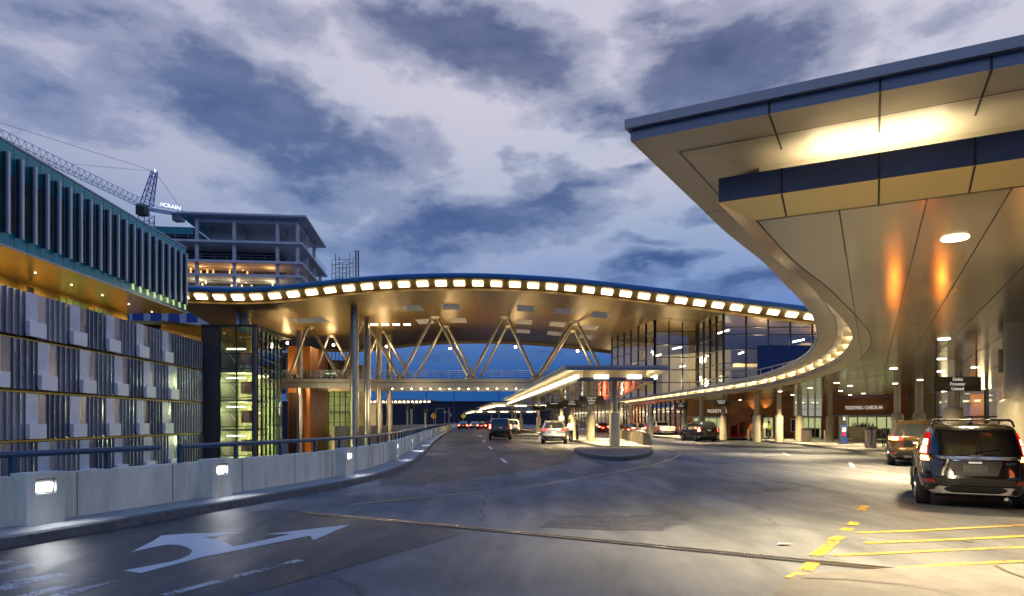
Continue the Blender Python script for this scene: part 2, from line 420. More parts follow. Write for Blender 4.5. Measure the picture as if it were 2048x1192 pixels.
# asphalt of the near left lane and of the far lanes
left_edge = [(p.x+.55, p.y) for p in WL if p.y < 11.5]
asph = left_edge+[P2(475, 1019), P2(610, 1027), P2(760, 1040), P2(905, 1056), P2(930, 1068), P2(700, 1133), P2(489, 1192), (-2.6, 4.6), (-3.0, -2)]
MB_as = MB().sheet([tuple(p) for p in asph], .004).build('road', M_asph); tag(MB_as, kind='structure')
far = [(wx(Y)+.62, Y) for Y in (19, 22, 26, 30, 36, 44, 54, 68, 84, 100, 125, 150, 190)]+[(2, 190), (1.6, 130), (2.4, 95), (2.9, 72)]+[P2(1075, 878), P2(1130, 895), P2(1150, 905), P2(1142, 922), P2(1080, 938), P2(960, 955), P2(860, 967), P2(760, 972)]
tag(MB().sheet(far, .004).build('road', M_asph2), kind='structure')

# parapet walkway with kerb
mb = MB(); mk = MB()
for i in range(len(WL)-1):
    a, c = WL[i], WL[i+1]; na, nc = WN[i], WN[i+1]
    A0 = a-na*.5; C0 = c-nc*.5; A1 = a+na*.5; C1 = c+nc*.5; A2 = a+na*.56; C2 = c+nc*.56
    mb.quad((*A0, .15), (*A1, .15), (*C1, .15), (*C0, .15))
    mk.quad((*A1, .152), (*A2, .13), (*C2, .13), (*C1, .152)); mk.quad((*A2, .13), (*(a+na*.6), 0), (*(c+nc*.6), 0), (*C2, .13))
tag(mb.build('sidewalk', M_pave, fix=False), kind='structure'); tag(mk.build('kerb', M_kerb, fix=False), kind='structure')

# ------------------------------------------------------------------ parapet
par = thing('parapet_wall', 'long pale concrete parapet with a blue handrail and lit pillars along the left kerb', 'parapet')
mb = MB(); rail = []
for i in range(len(WL)-1):
    a, c = WL[i]-WN[i]*.24, WL[i+1]-WN[i+1]*.24; a2, c2 = WL[i]-WN[i]*.46, WL[i+1]-WN[i+1]*.46
    mb.quad((*a, .14), (*c, .14), (*c, .83), (*a, .83)); mb.quad((*a, .83), (*c, .83), (*c2, .83), (*a2, .83)); mb.quad((*a2, -1.3), (*c2, -1.3), (*c2, .83), (*a2, .83))
mb.build('wall', M_conc, par, fix=False)
mj = MB()
for s in resample([p-n*.235 for p, n in zip(WL, WN)], 1.9):
    if 3 < s.y < 60:
        i = min(range(len(WL)), key=lambda k: (WL[k]-s).length); d = Vector((-WN[i].y, WN[i].x)); mj.wall(s-d*.006, s+d*.006, .16, .826, -.004, .004)
mj.build('wall_joint', mat('joint_grey', (.22, .22, .21), .8, var=0), par)
rp = [p-n*.35 for p, n in zip(WL, WN)]
def tubeline(pts, r, n=8):
    m = MB(); 
    for a, c in zip(pts, pts[1:]): m.tube(a, c, r, n, cap=False)
    return m
gapY = (12.35, 12.55)
ra = [(p.x, p.y, 1.13) for p in resample(rp, .5)]
sa = [p for p in ra if p[1] <= 12.4]; sb = [p for p in ra if p[1] > 12.4]
for s in (sa, sb):
    m = MB(); R = .048; n = 10; N = len(s); 
    for k, p in enumerate(s):
        d = Vector(s[min(k+1, N-1)])-Vector(s[max(k-1, 0)]); d.normalize(); nn = Vector((d.y, -d.x, 0))
        for i in range(n): t = 2*pi*i/n; m.v.append(tuple(Vector(p)+nn*cos(t)*R+Vector((0, 0, 1))*sin(t)*R))
    for k in range(N-1):
        for i in range(n): m.f.append((k*n+i, k*n+(i+1) % n, (k+1)*n+(i+1) % n, (k+1)*n+i))
    m.f.append(tuple(range(n))); m.f.append(tuple(range((N-1)*n, N*n)))
    m.build('handrail', M_rail, par, smooth=True)
for s in resample(rp, 1.55):
    if 5 < s.y < 120: MB().box(s.x-.03, s.y-.045, .82, s.x+.03, s.y+.045, 1.10).build('rail_post', M_rail, par)
pp = [Vector((p.x, p.y)) for p in PF]+[Vector((wx(Y), Y)) for Y in (91, 101, 111, 122, 133)]
for k, p in enumerate(pp):
    i = min(range(len(WL)), key=lambda q: (WL[q]-p).length); n = WN[i]; p = p-n*((p-WL[i]).dot(n)); d = Vector((-n.y, n.x)); w = .29
    o = MB().wall(p-d*w, p+d*w, .15, .88, -.001, .36) if False else MB()
    def Q(u, t, z): v = p+d*u+n*t; return (v.x, v.y, z)
    bz, tz = .15, .875
    lw, l0, l1 = .15, .575, .79
    fr = [Q(-w, 0, bz), Q(w, 0, bz), Q(w, 0, tz), Q(-w, 0, tz)]; hl = [Q(-lw, 0, l0), Q(lw, 0, l0), Q(lw, 0, l1), Q(-lw, 0, l1)]
    bk = [Q(-w, -.3, bz), Q(w, -.3, bz), Q(w, -.3, tz), Q(-w, -.3, tz)]; hb = [Q(-lw, -.09, l0), Q(lw, -.09, l0), Q(lw, -.03, l1), Q(-lw, -.03, l1)]
    o.add(fr+hl+bk, [(0,1,5,4),(1,2,6,5),(2,3,7,6),(3,0,4,7),(0,3,11,8),(1,9,10,2),(3,2,10,11),(0,8,9,1)])
    pl = o.build('pillar', M_conc, par)
    fx = MB(); fx.add(hl+hb, [(0,1,5,4),(1,2,6,5),(2,3,7,6),(3,0,4,7)]); fx.build('lamp_housing', mat('lamp_housing', (.16, .17, .18), .4, .5, var=0), pl)
    MB().add(hb, [(0,1,2,3)]).build('lamp_back', MATS['lamp_housing'], pl); MB().add([Q(-.125, -.055, .60), Q(.125, -.055, .60), Q(.125, -.03, .72), Q(-.125, -.03, .72)], [(0,1,2,3)]).build('lamp_lens', M_lampW, pl)
    a_ = p+n*.06; c_ = p+n*1.1; lamp('SPOT', (a_.x, a_.y, .68), 24 if k < 4 else 90, (.93, .97, 1), .08, 140, (c_.x, c_.y, .0), .8)

# ------------------------------------------------------------------ expansion joint, markings
def gline(pts, w, up, name, material, step=.5):
    m = MB(); 
    P = [Vector(px(*q)[:2]) if not isinstance(q, Vector) else q for q in pts]; N = normals(P)
    for i in range(len(P)-1):
        n = max(1, int((P[i+1]-P[i]).length/step))
        for k in range(n):
            a = P[i].lerp(P[i+1], k/n); c = P[i].lerp(P[i+1], (k+1)/n); d = (c-a).normalized(); nn = Vector((d.y, -d.x))*w/2
            v = [a-nn, a+nn, c+nn, c-nn]; m.add([(q.x, q.y, g(q.x, q.y)+up) for q in v], [(0, 1, 2, 3)])
    o = m.build(name, material, fix=False); tag(o, kind='structure'); return o
jp = [(600, 1026), (900, 1053), (1250, 1087), (1560, 1118), (1815, 1143)]
gline(jp, .20, .008, 'expansion_joint', mat('joint_dark', (.02, .02, .02), .5, var=0))
ja = [Vector(px(*q)[:2]) for q in jp]; jn = normals(ja)
m = MB()
for off in (-.055, .055):
    for i in range(len(ja)-1):
        a = ja[i]+jn[i]*off; c = ja[i+1]+jn[i+1]*off; m.wall(a, c, .003, .018, -.018, .018)
tag(m.build('expansion_joint', mat('joint_steel', (.65, .55, .42), .25, 1, var=.2, vs=6)), kind='structure')
gline([(490, 1020), (600, 1024), (760, 1040)], .05, .009, 'expansion_joint', mat('joint_dark', (.02, .02, .02), .5, var=0))
Z3 = lambda a, c: P2(a/2.926, 880+c/2.926)
arrow = [Z3(*q) for q in [(722,768),(825,783),(1180,690),(1500,626),(1815,563),(1835,590),(2050,497),(1545,555),(1705,553),(1530,592),(1360,628),(1325,603),(1260,585),(1190,574),(1440,541),(1250,546),(1100,550),(945,562),(900,592),(765,660),(890,632),(985,615),(1050,618),(1100,632),(1127,652),(1110,676),(1060,700),(990,718)]]
tag(MB().sheet(arrow, .008).build('road_marking', M_pw, fix=False), kind='structure')
for q in ([(0,838),(130,815),(330,784),(400,783),(420,795),(330,815),(180,838),(200,852),(0,892)], [(90,915),(560,808),(600,812),(180,925)], [(230,925),(650,830),(690,826),(370,925)], [(0,712),(60,706),(90,715),(0,735)], [(0,765),(180,722),(210,738),(60,775),(0,790)]):
    tag(MB().sheet([Z3(*w) for w in q], .008).build('road_marking', M_pwf, fix=False), kind='structure')
gline([(328, 1192), (470, 1155), (601, 1121)], .12, .008, 'road_marking', M_pwf)
for q in (((1002, 917), (1013, 926)), ((978, 893), (984, 899)), ((966, 880), (971, 884)), ((959, 871), (962, 874)), ((1700, 925), (1706, 935)), ((1565, 905), (1577, 912))):
    gline([q[0], q[1]], .14, .009, 'road_marking', M_pw)
YL = [((1600,1064),(1755,1050),(2048,1040),(2120,1037)), ((1716,1067),(1860,1061),(1990,1054),(2120,1047)), ((1730,1087),(1950,1078),(2048,1073),(2130,1069)), ((1665,1112),(1900,1101),(2048,1095),(2130,1092)), ((1800,1137),(1900,1130),(2048,1123),(2130,1119))]
for k, q in enumerate(YL[1:]): gline(list(q), .10, .009, 'road_marking', M_py)
wy_ = paint_mat('worn_yellow_paint', (.50, .31, .03), .47)
for q in (((1583,1158),(1606,1147)), ((1610,1143),(1628,1125)), ((1630,1113),(1657,1094)), ((1655,1092),(1668,1084)), ((1664,1081),(1684,1074)), ((1690,1062),(1699,1056)), ((1703,1051),(1710,1045)), ((1722,1022),(1730,1012))): gline(list(q), .15, .010, 'road_marking', wy_, .12)
gline([(1330,897),(1355,903),(1362,908),(1345,918),(1300,932),(1200,950),(1060,975),(900,990),(700,1010)], .06, .009, 'expansion_joint', mat('joint_steel2', (.30, .24, .18), .3, .8, var=.3, vs=6))
gline([(1330,899),(1345,905),(1335,915),(1290,928),(1190,945),(1060,966),(900,984)], .05, .0095, 'expansion_joint', mat('joint_dark', (.02, .02, .02), .5, var=0))
tag(MB().sheet([P2(*q) for q in [(1110,1031),(1250,1029),(1392,1031),(1368,1046),(1325,1062),(1200,1060),(1078,1056)]], .004).build('road', paint_mat('road_patch', (.07, .072, .08), .49), fix=False), kind='structure')
# paver corner bottom right
cp = [P2(*q) for q in [(1548,1200),(1575,1170),(1590,1160),(1700,1150),(1830,1142),(2048,1137),(2150,1134),(2150,1260),(1530,1260)]]
tag(MB().prism([tuple(p) for p in cp][::-1], -.02, .05).build('sidewalk', mat('dark_paver', (.13, .125, .12), .75, var=.25, vs=3, bump=.3, dirt=.4)), kind='structure')
gline([(1600,1166),(1700,1170),(1800,1180),(1870,1192),(1920,1204)], .03, .054, 'sidewalk_joint', mat('joint_dark', (.02, .02, .02), .5, var=0))
gline([(1990,1140),(2010,1152),(2060,1170)], .03, .054, 'sidewalk_joint', mat('joint_dark', (.02, .02, .02), .5, var=0))
c_ = px(1935, 1084); tag(MB().lathe((c_.x, c_.y, .002), [(.06, 0), (.06, .006)], 16).build('drain_cover', M_dark), 'small dark round drain cover between yellow stripes', 'drain cover')
c_ = px(1568, 1091); m = MB().sheet([(c_.x-.09, c_.y-.05), (c_.x+.08, c_.y-.03), (c_.x+.1, c_.y+.05), (c_.x-.06, c_.y+.06)], lambda x, y: .012+.02*sin(x*40)**2)
tag(m.build('paper_scrap', M_white), 'crumpled white scrap of paper lying on the road before the yellow stripes', 'litter')

# ------------------------------------------------------------------ stepped-edge canopies
ZC = CH
def strip(m, P, N, d0, z0, d1, z1, K=None):
    k = len(m.v)
    for i, (p, n) in enumerate(zip(P, N)):
        a = p+n*d0; c = p+n*d1; m.v += [(a.x, a.y, ZC+z0), (c.x, c.y, ZC+z1)]
    for i in range(len(P)-1): m.f.append((k+2*i, k+2*i+1, k+2*i+3, k+2*i+2))
# outer edge of the big kerbside canopy, from the far end to the near corner
sil = [(1232,801,3.0),(1264,796,3.0),(1343,783,3.0),(1423,770,3.0),(1496,756,3.0),(1551,738.6,3.0),(1583,724,3.0),(1611,707,3.0),(1629,687,2.97),(1634.5,665,2.92),(1628,639,2.86),(1613,619,2.8),(1592,594,2.8),(1562,563.5,2.8),(1522,523,2.8),(1441,458,2.8),(1341,357,2.8),(1255,281,2.8)]
ep = [Vector(((a-1024)/F*(z*F/(HZ-c)), z*F/(HZ-c))) for a, c, z in sil]
EP = resample(cr(ep, 14), .45); EP[-1] = ep[-1]
corner = ep[-1]; ed = (at(2048, 72, 3.0*F/770)-Vector((corner.x, corner.y, 0))).xy.normalized()
EN = normals(EP, -1)
# path runs far->near, interior is to the east
for i, (p, n) in enumerate(zip(EP, EN)):
    if n.x < 0: EN[i] = -n
nf = Vector((-ed.y, ed.x)) if -ed.y*0+ed.x*1 > 0 else Vector((ed.y, -ed.x))
ns = EN[-1]
def kside(n_s, n_f):     # offset vector o with o.ns=.72, o.nf=1
    A = Matrix(((n_s.x, n_s.y), (n_f.x, n_f.y))); return A.inverted() @ Vector((.60, 1.0))
P = list(EP); N = [n.copy() for n in EN]
for j, i in enumerate(range(len(N)-40, len(N))): N[i] = N[i]*(1-.38*ss(j/39))
N[-1] = kside(ns, nf)
L2 = 14.0
keep = [i for i in range(len(P)) if (P[i]-corner).length > 2.4 or i == len(P)-1]
P = [P[i] for i in keep]; N = [N[i] for i in keep]; NEP = len(P)
for k in range(5, 29): P.append(corner+ed*(L2*k/28)); N.append(nf.copy())
can = thing('terminal_canopy', 'sweeping pale metal canopy with stepped lit edge over the kerbside lanes on the right', 'canopy')
def canopy_edge(parent, P, N, s=1., z=None):
    Z = z or dict(top=3.0, f1=2.91, f2=2.8, us=2.8, ut=2.84, lt=2.62, lb=2.36, fl=2.24)
    d1, d2, d3 = 1.0*s, 1.5*s, 1.45*s
    m = MB(); strip(m, P, N, -.03*s, Z['top'], -.03*s, Z['f1']); strip(m, P, N, -.03*s, Z['f1'], .03*s, Z['f1']); strip(m, P, N, -.03*s, Z['top'], 1.5*s, Z['top']+.02); m.build('upper_fascia', M_fascia, parent, fix=False)
    m = MB(); strip(m, P, N, .03*s, Z['f1'], .03*s, Z['f2']); m.build('fascia_band', M_fascia2, parent, fix=False)
    m = MB(); strip(m, P, N, .03*s, Z['f2'], d2, Z['ut']); strip(m, P, N, d2, Z['ut'], d2, Z['lb']+.08); strip(m, P, N, d2, Z['lb']+.10, d1, Z['lb']+.10); m.build('upper_soffit', M_upper, parent, fix=False)
    m = MB(); strip(m, P, N, d1, Z['lt'], d1, Z['lb']); strip(m, P, N, d1, Z['lt'], d1+.05*s, Z['lt']); strip(m, P, N, d1+.05*s, Z['lt'], d1+.05*s, Z['lb']+.1); m.build('lower_fascia', M_fascb, parent, fix=False)
    m = MB(); strip(m, P, N, d1, Z['lb'], d3, Z['fl']); m.build('lower_soffit', M_lsoff, parent, fix=False)
M_fascia2 = mat('blue_grey_band', (.16, .21, .30), .35, .4, var=.05)
canopy_edge(can, P, N)
ZT = dict(top=3.0, f1=2.91, f2=2.8, us=2.8, ut=2.84, lt=2.62, lb=2.36, fl=2.24)
wallline = [(34, -4), (33.2, 45), (33, 53), (36, 62), (31.7, 67.5), (26.5, 73), (20.5, 80), (20, 122)]
inner = [(p+n*1.45) for p, n in zip(P, N)]
poly = [(p.x, p.y) for p in inner]
flat = poly+[(34, -7)]+wallline[1:]
MB().sheet([tuple(p) for p in flat], ZC+2.24).build('soffit', M_soff, can, fix=False)
MB().sheet([((p+n*1.4).x, (p+n*1.4).y) for p, n in zip(P, N)]+[(inner[-1].x, inner[-1].y), (34, -7)]+wallline[1:], ZC+3.01).build('roof', M_fascia, can, fix=False)
# panel seams: offset curves and joints across
def along(P, N, d, z, w, m, i0=0, i1=None):
    i1 = i1 or len(P); strip(m, P[i0:i1], N[i0:i1], d-w/2, z, d+w/2, z)
m = MB(); along(P, N, .55, 2.795+.012-.004, .018, m); along(P, N, 1.47, 2.236, .025, m)
m2 = MB(); along(P, N, 3.4, 2.236, .02, m2, 0, NEP)
m.build('seam', M_seam, can, fix=False)
m = MB(); nE = NEP
for k in list(range(nE-2, 0, -6)):
    p, n = P[k], N[k]; d = Vector((-n.y, n.x)).normalized()*.008
    for (a, za, c, zc) in ((.03, 2.796, .995, 2.82), (1.0, 2.357, 1.45, 2.237), (-.034, 3.0, -.034, 2.91)):
        if a == c: q0 = p+n*a; m.add([(*(q0-d), ZC+za), (*(q0+d), ZC+za), (*(q0+d), ZC+zc), (*(q0-d), ZC+zc)], [(0,1,2,3)])
        else:
            q0 = p+n*a; q1 = p+n*c; m.add([(*(q0-d), ZC+za), (*(q0+d), ZC+za), (*(q1+d), ZC+zc), (*(q1-d), ZC+zc)], [(0,1,2,3)])
def edgeP(t): return corner+ed*t
for t in (1.33, 2.22, 3.0, 3.9, 5.4):     # joints across the near end
    d = ed*.010; 
    sk = ed*0
    for (a, za, c, zc) in ((.026, 2.905, .026, 2.8), (.03, 2.795, 1.0, 2.815), (.994, 2.62, .994, 2.36), (1.0, 2.356, 1.45, 2.236)):
        q0 = edgeP(t)+nf*a+sk*a*4; q1 = edgeP(t)+nf*c+sk*c*4
        m.add([(*(q0-d), ZC+za), (*(q0+d), ZC+za), (*(q1+d), ZC+zc), (*(q1-d), ZC+zc)], [(0,1,2,3)])
m.build('seam', M_seam, can, fix=False)
# joints on the flat soffit, parallel to the lane
hd = nf
m = MB()
for t in (1.55, 2.35, 3.05, 3.8, 4.9, 6.4):
    a = edgeP(t+.3)+hd*1.47; c = a+hd*48; m.wall(a, c, ZC+2.235, ZC+2.2385, -.006, .006)
m.build('seam', M_seam, can)
# trough lights along the edge
S = 0; segs = []; cum = [0]
PP = P[::-1]; NN = N[::-1]
start = next(i for i, p in enumerate(PP) if (p-corner).length < .01)
def march(P_, N_, first, lit, pitch, total=1e9):
    s = -first; cur = MB(); out = []; on = False
    for i in range(len(P_)-1):
        L = (P_[i+1]-P_[i]).length; mid = s+L/2
        if mid >= 0 and (mid % pitch) < lit:
            if not on: cur = []; on = True
            cur.append(i)
        elif on: out.append(cur); on = False
        s += L
    if on: out.append(cur)
    return out
def fine(P_, N_, k):
    P2_, N2_ = [], []
    for i in range(len(P_)-1):
        k = max(1, int((P_[i+1]-P_[i]).length/.16))
        for j in range(k): P2_.append(P_[i].lerp(P_[i+1], j/k)); N2_.append(N_[i].lerp(N_[i+1], j/k))
    return P2_+[P_[-1]], N2_+[N_[-1]]
def troughs(parent, P_, N_, first, lit, pitch, d0, d1, z, mt=None, th=.03):
    Pf, Nf = fine(P_, N_, 3)
    for sg in march(Pf, Nf, first, lit, pitch):
        m = MB(); a, c = sg[0], sg[-1]+2; strip(m, Pf[a:c], Nf[a:c], d0, z, d1, z); strip(m, Pf[a:c], Nf[a:c], d0, z-th, d1, z-th); strip(m, Pf[a:c], Nf[a:c], d0, z-th, d0, z); strip(m, Pf[a:c], Nf[a:c], d1, z-th, d1, z)
        m.build('trough_light', mt or M_trough, parent, fix=True)
troughs(can, [corner+ed*t*.35 for t in range(30)], [nf]*30, 1.5, 1.25, 2.75, 1.16, 1.32, 2.52, emis('trough_near', (1., .88, .66), 26))
farP = EP[::-1]; farN = list(EN)[::-1]
troughs(can, farP, farN, 9, 1.7, 2.6, 1.10, 1.32, 2.55)
m = MB(); s_ = -9
for i in range(len(farP)-1):
    L = (farP[i+1]-farP[i]).length
    if s_ > -1 and (s_ % 2.6) <= 2.15 < (s_ % 2.6)+L:
        a = farP[i]+farN[i]*.72; c = farP[i]+farN[i]*1.5; MB().wall(a, c, ZC+2.55, ZC+2.832, -.02, .02).build('light_divider', M_upper, can)
    s_ += L
# downlights in the soffit
dl = [at(1910, 476, 2.24*F/366), at(1888, 678, 2.24*F/164), at(1883, 718, 2.24*F/124), at(1880, 743, 2.24*F/99)]
extra = [(1673,766),(1681,782),(1709,796),(1560,783),(1543,800),(1672,800),(1727,787),(1790,767),(1620,776),(1787,737),(1500,810),(1480,800),(1840,760),(1450,812),(1420,806),(1391,812),(1700,790),(1585,790),(1950,735),(1700,772),(1743,797)]
for (a, c) in extra: dl.append(at(a, c, 2.24*F/(HZ-c)))
for p in dl:
    o = MB().lathe((p.x, p.y, ZC+2.225), [(.14, 0), (.15, .012)], 20).build('downlight', M_down, can)
for p, e in ((dl[0], 3300), (dl[1], 3600), ((12.8, 23, 0), 3600), ((14, 33, 0), 4000), ((19.5, 43, 0), 3200), ((26, 50, 0), 2600), ((22.5, 54.5, 0), 3000), ((17, 62, 0), 3000), ((16.5, 72, 0), 2800), ((18.6, 82, 0), 3600), ((16, 96, 0), 2400), ((27, 36, 0), 1400), ((25, 63, 0), 2200), ((9.2, 5.8, 0), 500), ((3.9, 9.2, 0), 1300), ((9.3, 13.8, 0), 1500), ((14.5, 19, 0), 1600)):
    lamp('SPOT', (p[0], p[1], ZC+2.04), e, (1, .77, .44), .14, 136, (p[0], p[1], 0), .9)  # spots away from the downlights are added fill without a fixture
# railing on the canopy roof
rl = [(p+n*2.3) for p, n in zip(EP, EN)]
rl = [p for p in resample(rl, 1.2) if 20 < p.y < 72]
m = MB()
for a, c in zip(rl, rl[1:]):
    for zz in (3.95, 3.5): m.tube((*a, ZC+zz), (*c, ZC+zz), .035, 6)
m.build('roof_railing', mat('galvanised', (.35, .37, .38), .4, .6, var=.1), can)
m = MB()
for p in rl[::2]: m.tube((*p, ZC+3.0), (*p, ZC+3.97), .035, 6)
m.build('roof_railing_posts', MATS['galvanised'], can)
# columns (wide pedestal below, slimmer shaft above)
def column(parent, x, y, ztop, r=.17, rb=.32, zb=2.1, z0=None, m_=None):
    z0 = (g(x, y)+.13) if z0 is None else z0
    o = MB().lathe((x, y, 0), [(r, zb-.02), (r, ztop)], 20).build('column', m_ or M_colm, parent, smooth=True)
    MB().lathe((x, y, 0), [(rb, z0), (rb, zb-.12), (rb-.03, zb-.05), (r+.012, zb), (r+.012, zb+.03)], 24).build('pedestal', m_ or M_colm, o, smooth=True)
for (a, c) in ((11.6, 15.6), (16.15, 25), (23.7, 42), (23.8, 40), (27.5, 59), (24.2, 57.5), (22.3, 57), (20.6, 57.5), (19.8, 64), (18.6, 67), (19.2, 76), (15.6, 77), (16, 92)):
    if (a, c) == (23.8, 40): continue
    big = c < 20
    column(can, a, c, ZC+2.24, .30 if big else .17 if c < 30 else .19, .42 if big else .33, 2.1)
column(can, 23.8, 39.9, ZC+2.24, .2, .33, 2.1)

# ------------------------------------------------------------------ right sidewalk
kerbR = [(11.3, 2), (12.2, 10), (13.7, 18), (15.3, 25)]+[tuple(P2(*q)) for q in [(1780,917),(1690,902),(1610,892),(1540,885),(1480,879.5)]]+[(17.6, 68), (16.8, 80), (15.8, 100), (15, 130)]
kr = cr([Vector(p) for p in kerbR], 6)
sw = [tuple(p) for p in kr]+[(40, 130), (40, 2)]
m = MB(); mk = MB()
for a, c in zip(kr, kr[1:]):
    d = 7; 
    for j in range(d):
        xa0 = a.x+(40-a.x)*j/d; xa1 = a.x+(40-a.x)*(j+1)/d; xc0 = c.x+(40-c.x)*j/d; xc1 = c.x+(40-c.x)*(j+1)/d
        m.quad((xa0, a.y, g(xa0, a.y)+.15), (xa1, a.y, g(xa1, a.y)+.15), (xc1, c.y, g(xc1, c.y)+.15), (xc0, c.y, g(xc0, c.y)+.15))
    mk.quad((a.x-.12, a.y, g(a.x, a.y)-.01), (c.x-.12, c.y, g(c.x, c.y)-.01), (c.x-.1, c.y, g(c.x, c.y)+.14), (a.x-.1, a.y, g(a.x, a.y)+.14))
    mk.quad((a.x-.1, a.y, g(a.x, a.y)+.14), (c.x-.1, c.y, g(c.x, c.y)+.14), (c.x, c.y, g(c.x, c.y)+.152), (a.x, a.y, g(a.x, a.y)+.152))
tag(m.build('sidewalk', M_pave, fix=False), kind='structure'); tag(mk.build('kerb', M_kerb, fix=False), kind='structure')

# ------------------------------------------------------------------ median island and its canopies
isl = [P2(*q) for q in [(1201,896),(1159,886),(1120,878),(1085,870),(1052,863.5),(1032,860)]]+[(1.2, 150), (1.0, 190), (8, 190), (9.5, 120)]+[P2(*q) for q in [(1215,870.5),(1260,882.5),(1300,896),(1303,899)]]
isl = [tuple(p) for p in isl]
m = MB().sheet(dense(isl, 4), lambda x, y: g(x, y)+.15)
tag(m.build('sidewalk', M_pave), kind='structure')
m = MB()
for a, c in zip(isl, isl[1:]+isl[:1]):
    m.quad((a[0], a[1], g(*a)+.151), (c[0], c[1], g(*c)+.151), (c[0], c[1], g(*c)-.02), (a[0], a[1], g(*a)-.02))
tag(m.build('kerb', M_kerb), kind='structure')
tip = [tuple(px(*q, None, .165))[:2] for q in [(1148,898),(1160,904),(1180,909),(1207,912),(1235,913.5),(1262,912.5),(1285,909),(1301,904),(1306,899),(1303,895.5),(1290,894),(1250,893.5),(1200,893.5),(1160,894.5),(1150,896)]]
tip = [(p.x, p.y) for p in cr([Vector(p) for p in tip]+[Vector(tip[0])], 3)][:-1]
tag(MB().sheet(tip[::-1], lambda x, y: g(x, y)+.165).build('island', mat('island_top', (.105, .10, .10), .7, var=.2, vs=2, bump=.2)), kind='structure')
m = MB()
for a, c in zip(tip, tip[1:]+tip[:1]): m.quad((*a, g(*a)+.166), (*c, g(*c)+.166), (*c, g(*c)-.02), (*a, g(*a)-.02))
tag(m.build('kerb', M_kerb), kind='structure')

def ring_canopy(name, label, pts, Z, s, first, lit, pitch, cols, group, spots=()):
    """pts clockwise from the far right end, down the right side, across the front, up the left side"""
    t = thing(name, label, 'canopy', group=group)
    Pc = []; 
    for a, c in zip(pts, pts[1:]):
        a = Vector(a); c = Vector(c); n = max(1, int((c-a).length/.7))
        Pc += [a.lerp(c, i/n) for i in range(n)]
    Pc.append(Vector(pts[-1]))
    cen = Vector((sum(p[0] for p in pts)/len(pts), sum(p[1] for p in pts)/len(pts)))
    Nc = []
    for i, p in enumerate(Pc):
        d1 = (p-Pc[i-1]).normalized() if i else (Pc[1]-p).normalized(); d2 = (Pc[i+1]-p).normalized() if i < len(Pc)-1 else d1
        n1 = Vector((d1.y, -d1.x)); n2 = Vector((d2.y, -d2.x)); 
        if n1.dot(cen-p) < 0: n1 = -n1
        if n2.dot(cen-p) < 0: n2 = -n2
        if (n1-n2).length < 1e-4: Nc.append(n1)
        else:
            A = Matrix(((n1.x, n1.y), (n2.x, n2.y))); Nc.append(A.inverted() @ Vector((1, 1)))
    cor = [Vector(q) for q in pts[1:-1]]
    kp = [i for i, p in enumerate(Pc) if all((p-q).length > 2.2*s or (p-q).length < .01 for q in cor)]
    Pc = [Pc[i] for i in kp]; Nc = [Nc[i] for i in kp]
    canopy_edge(t, Pc, Nc, s, Z)
    ins = [((p+n*1.45*s).x, (p+n*1.45*s).y) for p, n in zip(Pc, Nc)]
    MB().sheet(ins, ZC+Z['fl']).build('soffit', M_soffr, t, fix=False)
    MB().sheet([((p+n*1.4*s).x, (p+n*1.4*s).y) for p, n in zip(Pc, Nc)], ZC+Z['top']+.03).build('roof', M_roofb, t, fix=False)
    troughs(t, Pc, Nc, first, lit, pitch, .80*s, .97*s, Z['lt']+.13, M_trough2, .2)
    for (x, y) in cols: column(t, x, y, ZC+Z['fl'], .17, .31, 2.15)
    for (x, y, e) in spots: lamp('SPOT', (x, y, ZC+Z['fl']-.2), e*1.2, (1, .74, .38), .15, 140, (x, y, 0), .9)  # spots added without fixtures, to brighten the island paving
    return t
M_soffr = mat('mirror_soffit', (.66, .50, .30), .12, .9, var=.2, vs=1.2, rvar=.06, bump=.12, bs=2.0)
M_trough2 = emis('island_light', (1., .80, .46), 7)
Zi = dict(top=2.98, f1=2.86, f2=2.72, us=2.72, ut=2.80, lt=2.38, lb=2.16, fl=2.18)
ic = ring_canopy('island_canopy', 'nearest wedge-shaped canopy over the median island, with a lit front fascia and red reflections beneath', [(9.6, 94), (10.4, 60), (8.45, 36.5), (2.85, 36.5), (-1.3, 94)], Zi, .75, .6, 1.1, 2.15, [(6.07, 40.4), (5.75, 50), (5.3, 60), (5.1, 70), (4.75, 80), (3.5, 90)], 'canopies over the median island', [(7.7, 42.3, 1800), (4.6, 41.5, 900), (7.8, 47, 3000), (3.4, 46, 2400), (7.0, 56, 3600), (3.2, 58, 3000), (4.2, 68, 3600), (2.5, 84, 3600)])
Z2 = dict(top=2.95, f1=2.85, f2=2.74, us=2.74, ut=2.8, lt=2.4, lb=2.2, fl=2.2)
ring_canopy('island_canopy', 'middle one of the three median canopies, small and low behind the nearest', [(8, 150), (8.5, 108), (-3.2, 108), (-8, 150)], Z2, .9, .6, 1.9, 3.4, [(1.5, 114), (.6, 126), (0, 140)], 'canopies over the median island', [(2, 118, 1500)])
ring_canopy('island_canopy', 'farthest of the three median canopies, a thin row of lights above distant cars', [(7, 225), (7, 178), (-10.5, 178), (-16, 225)], Z2, .9, .6, 1.9, 3.4, [(-5.5, 183), (-3.5, 183)], 'canopies over the median island')

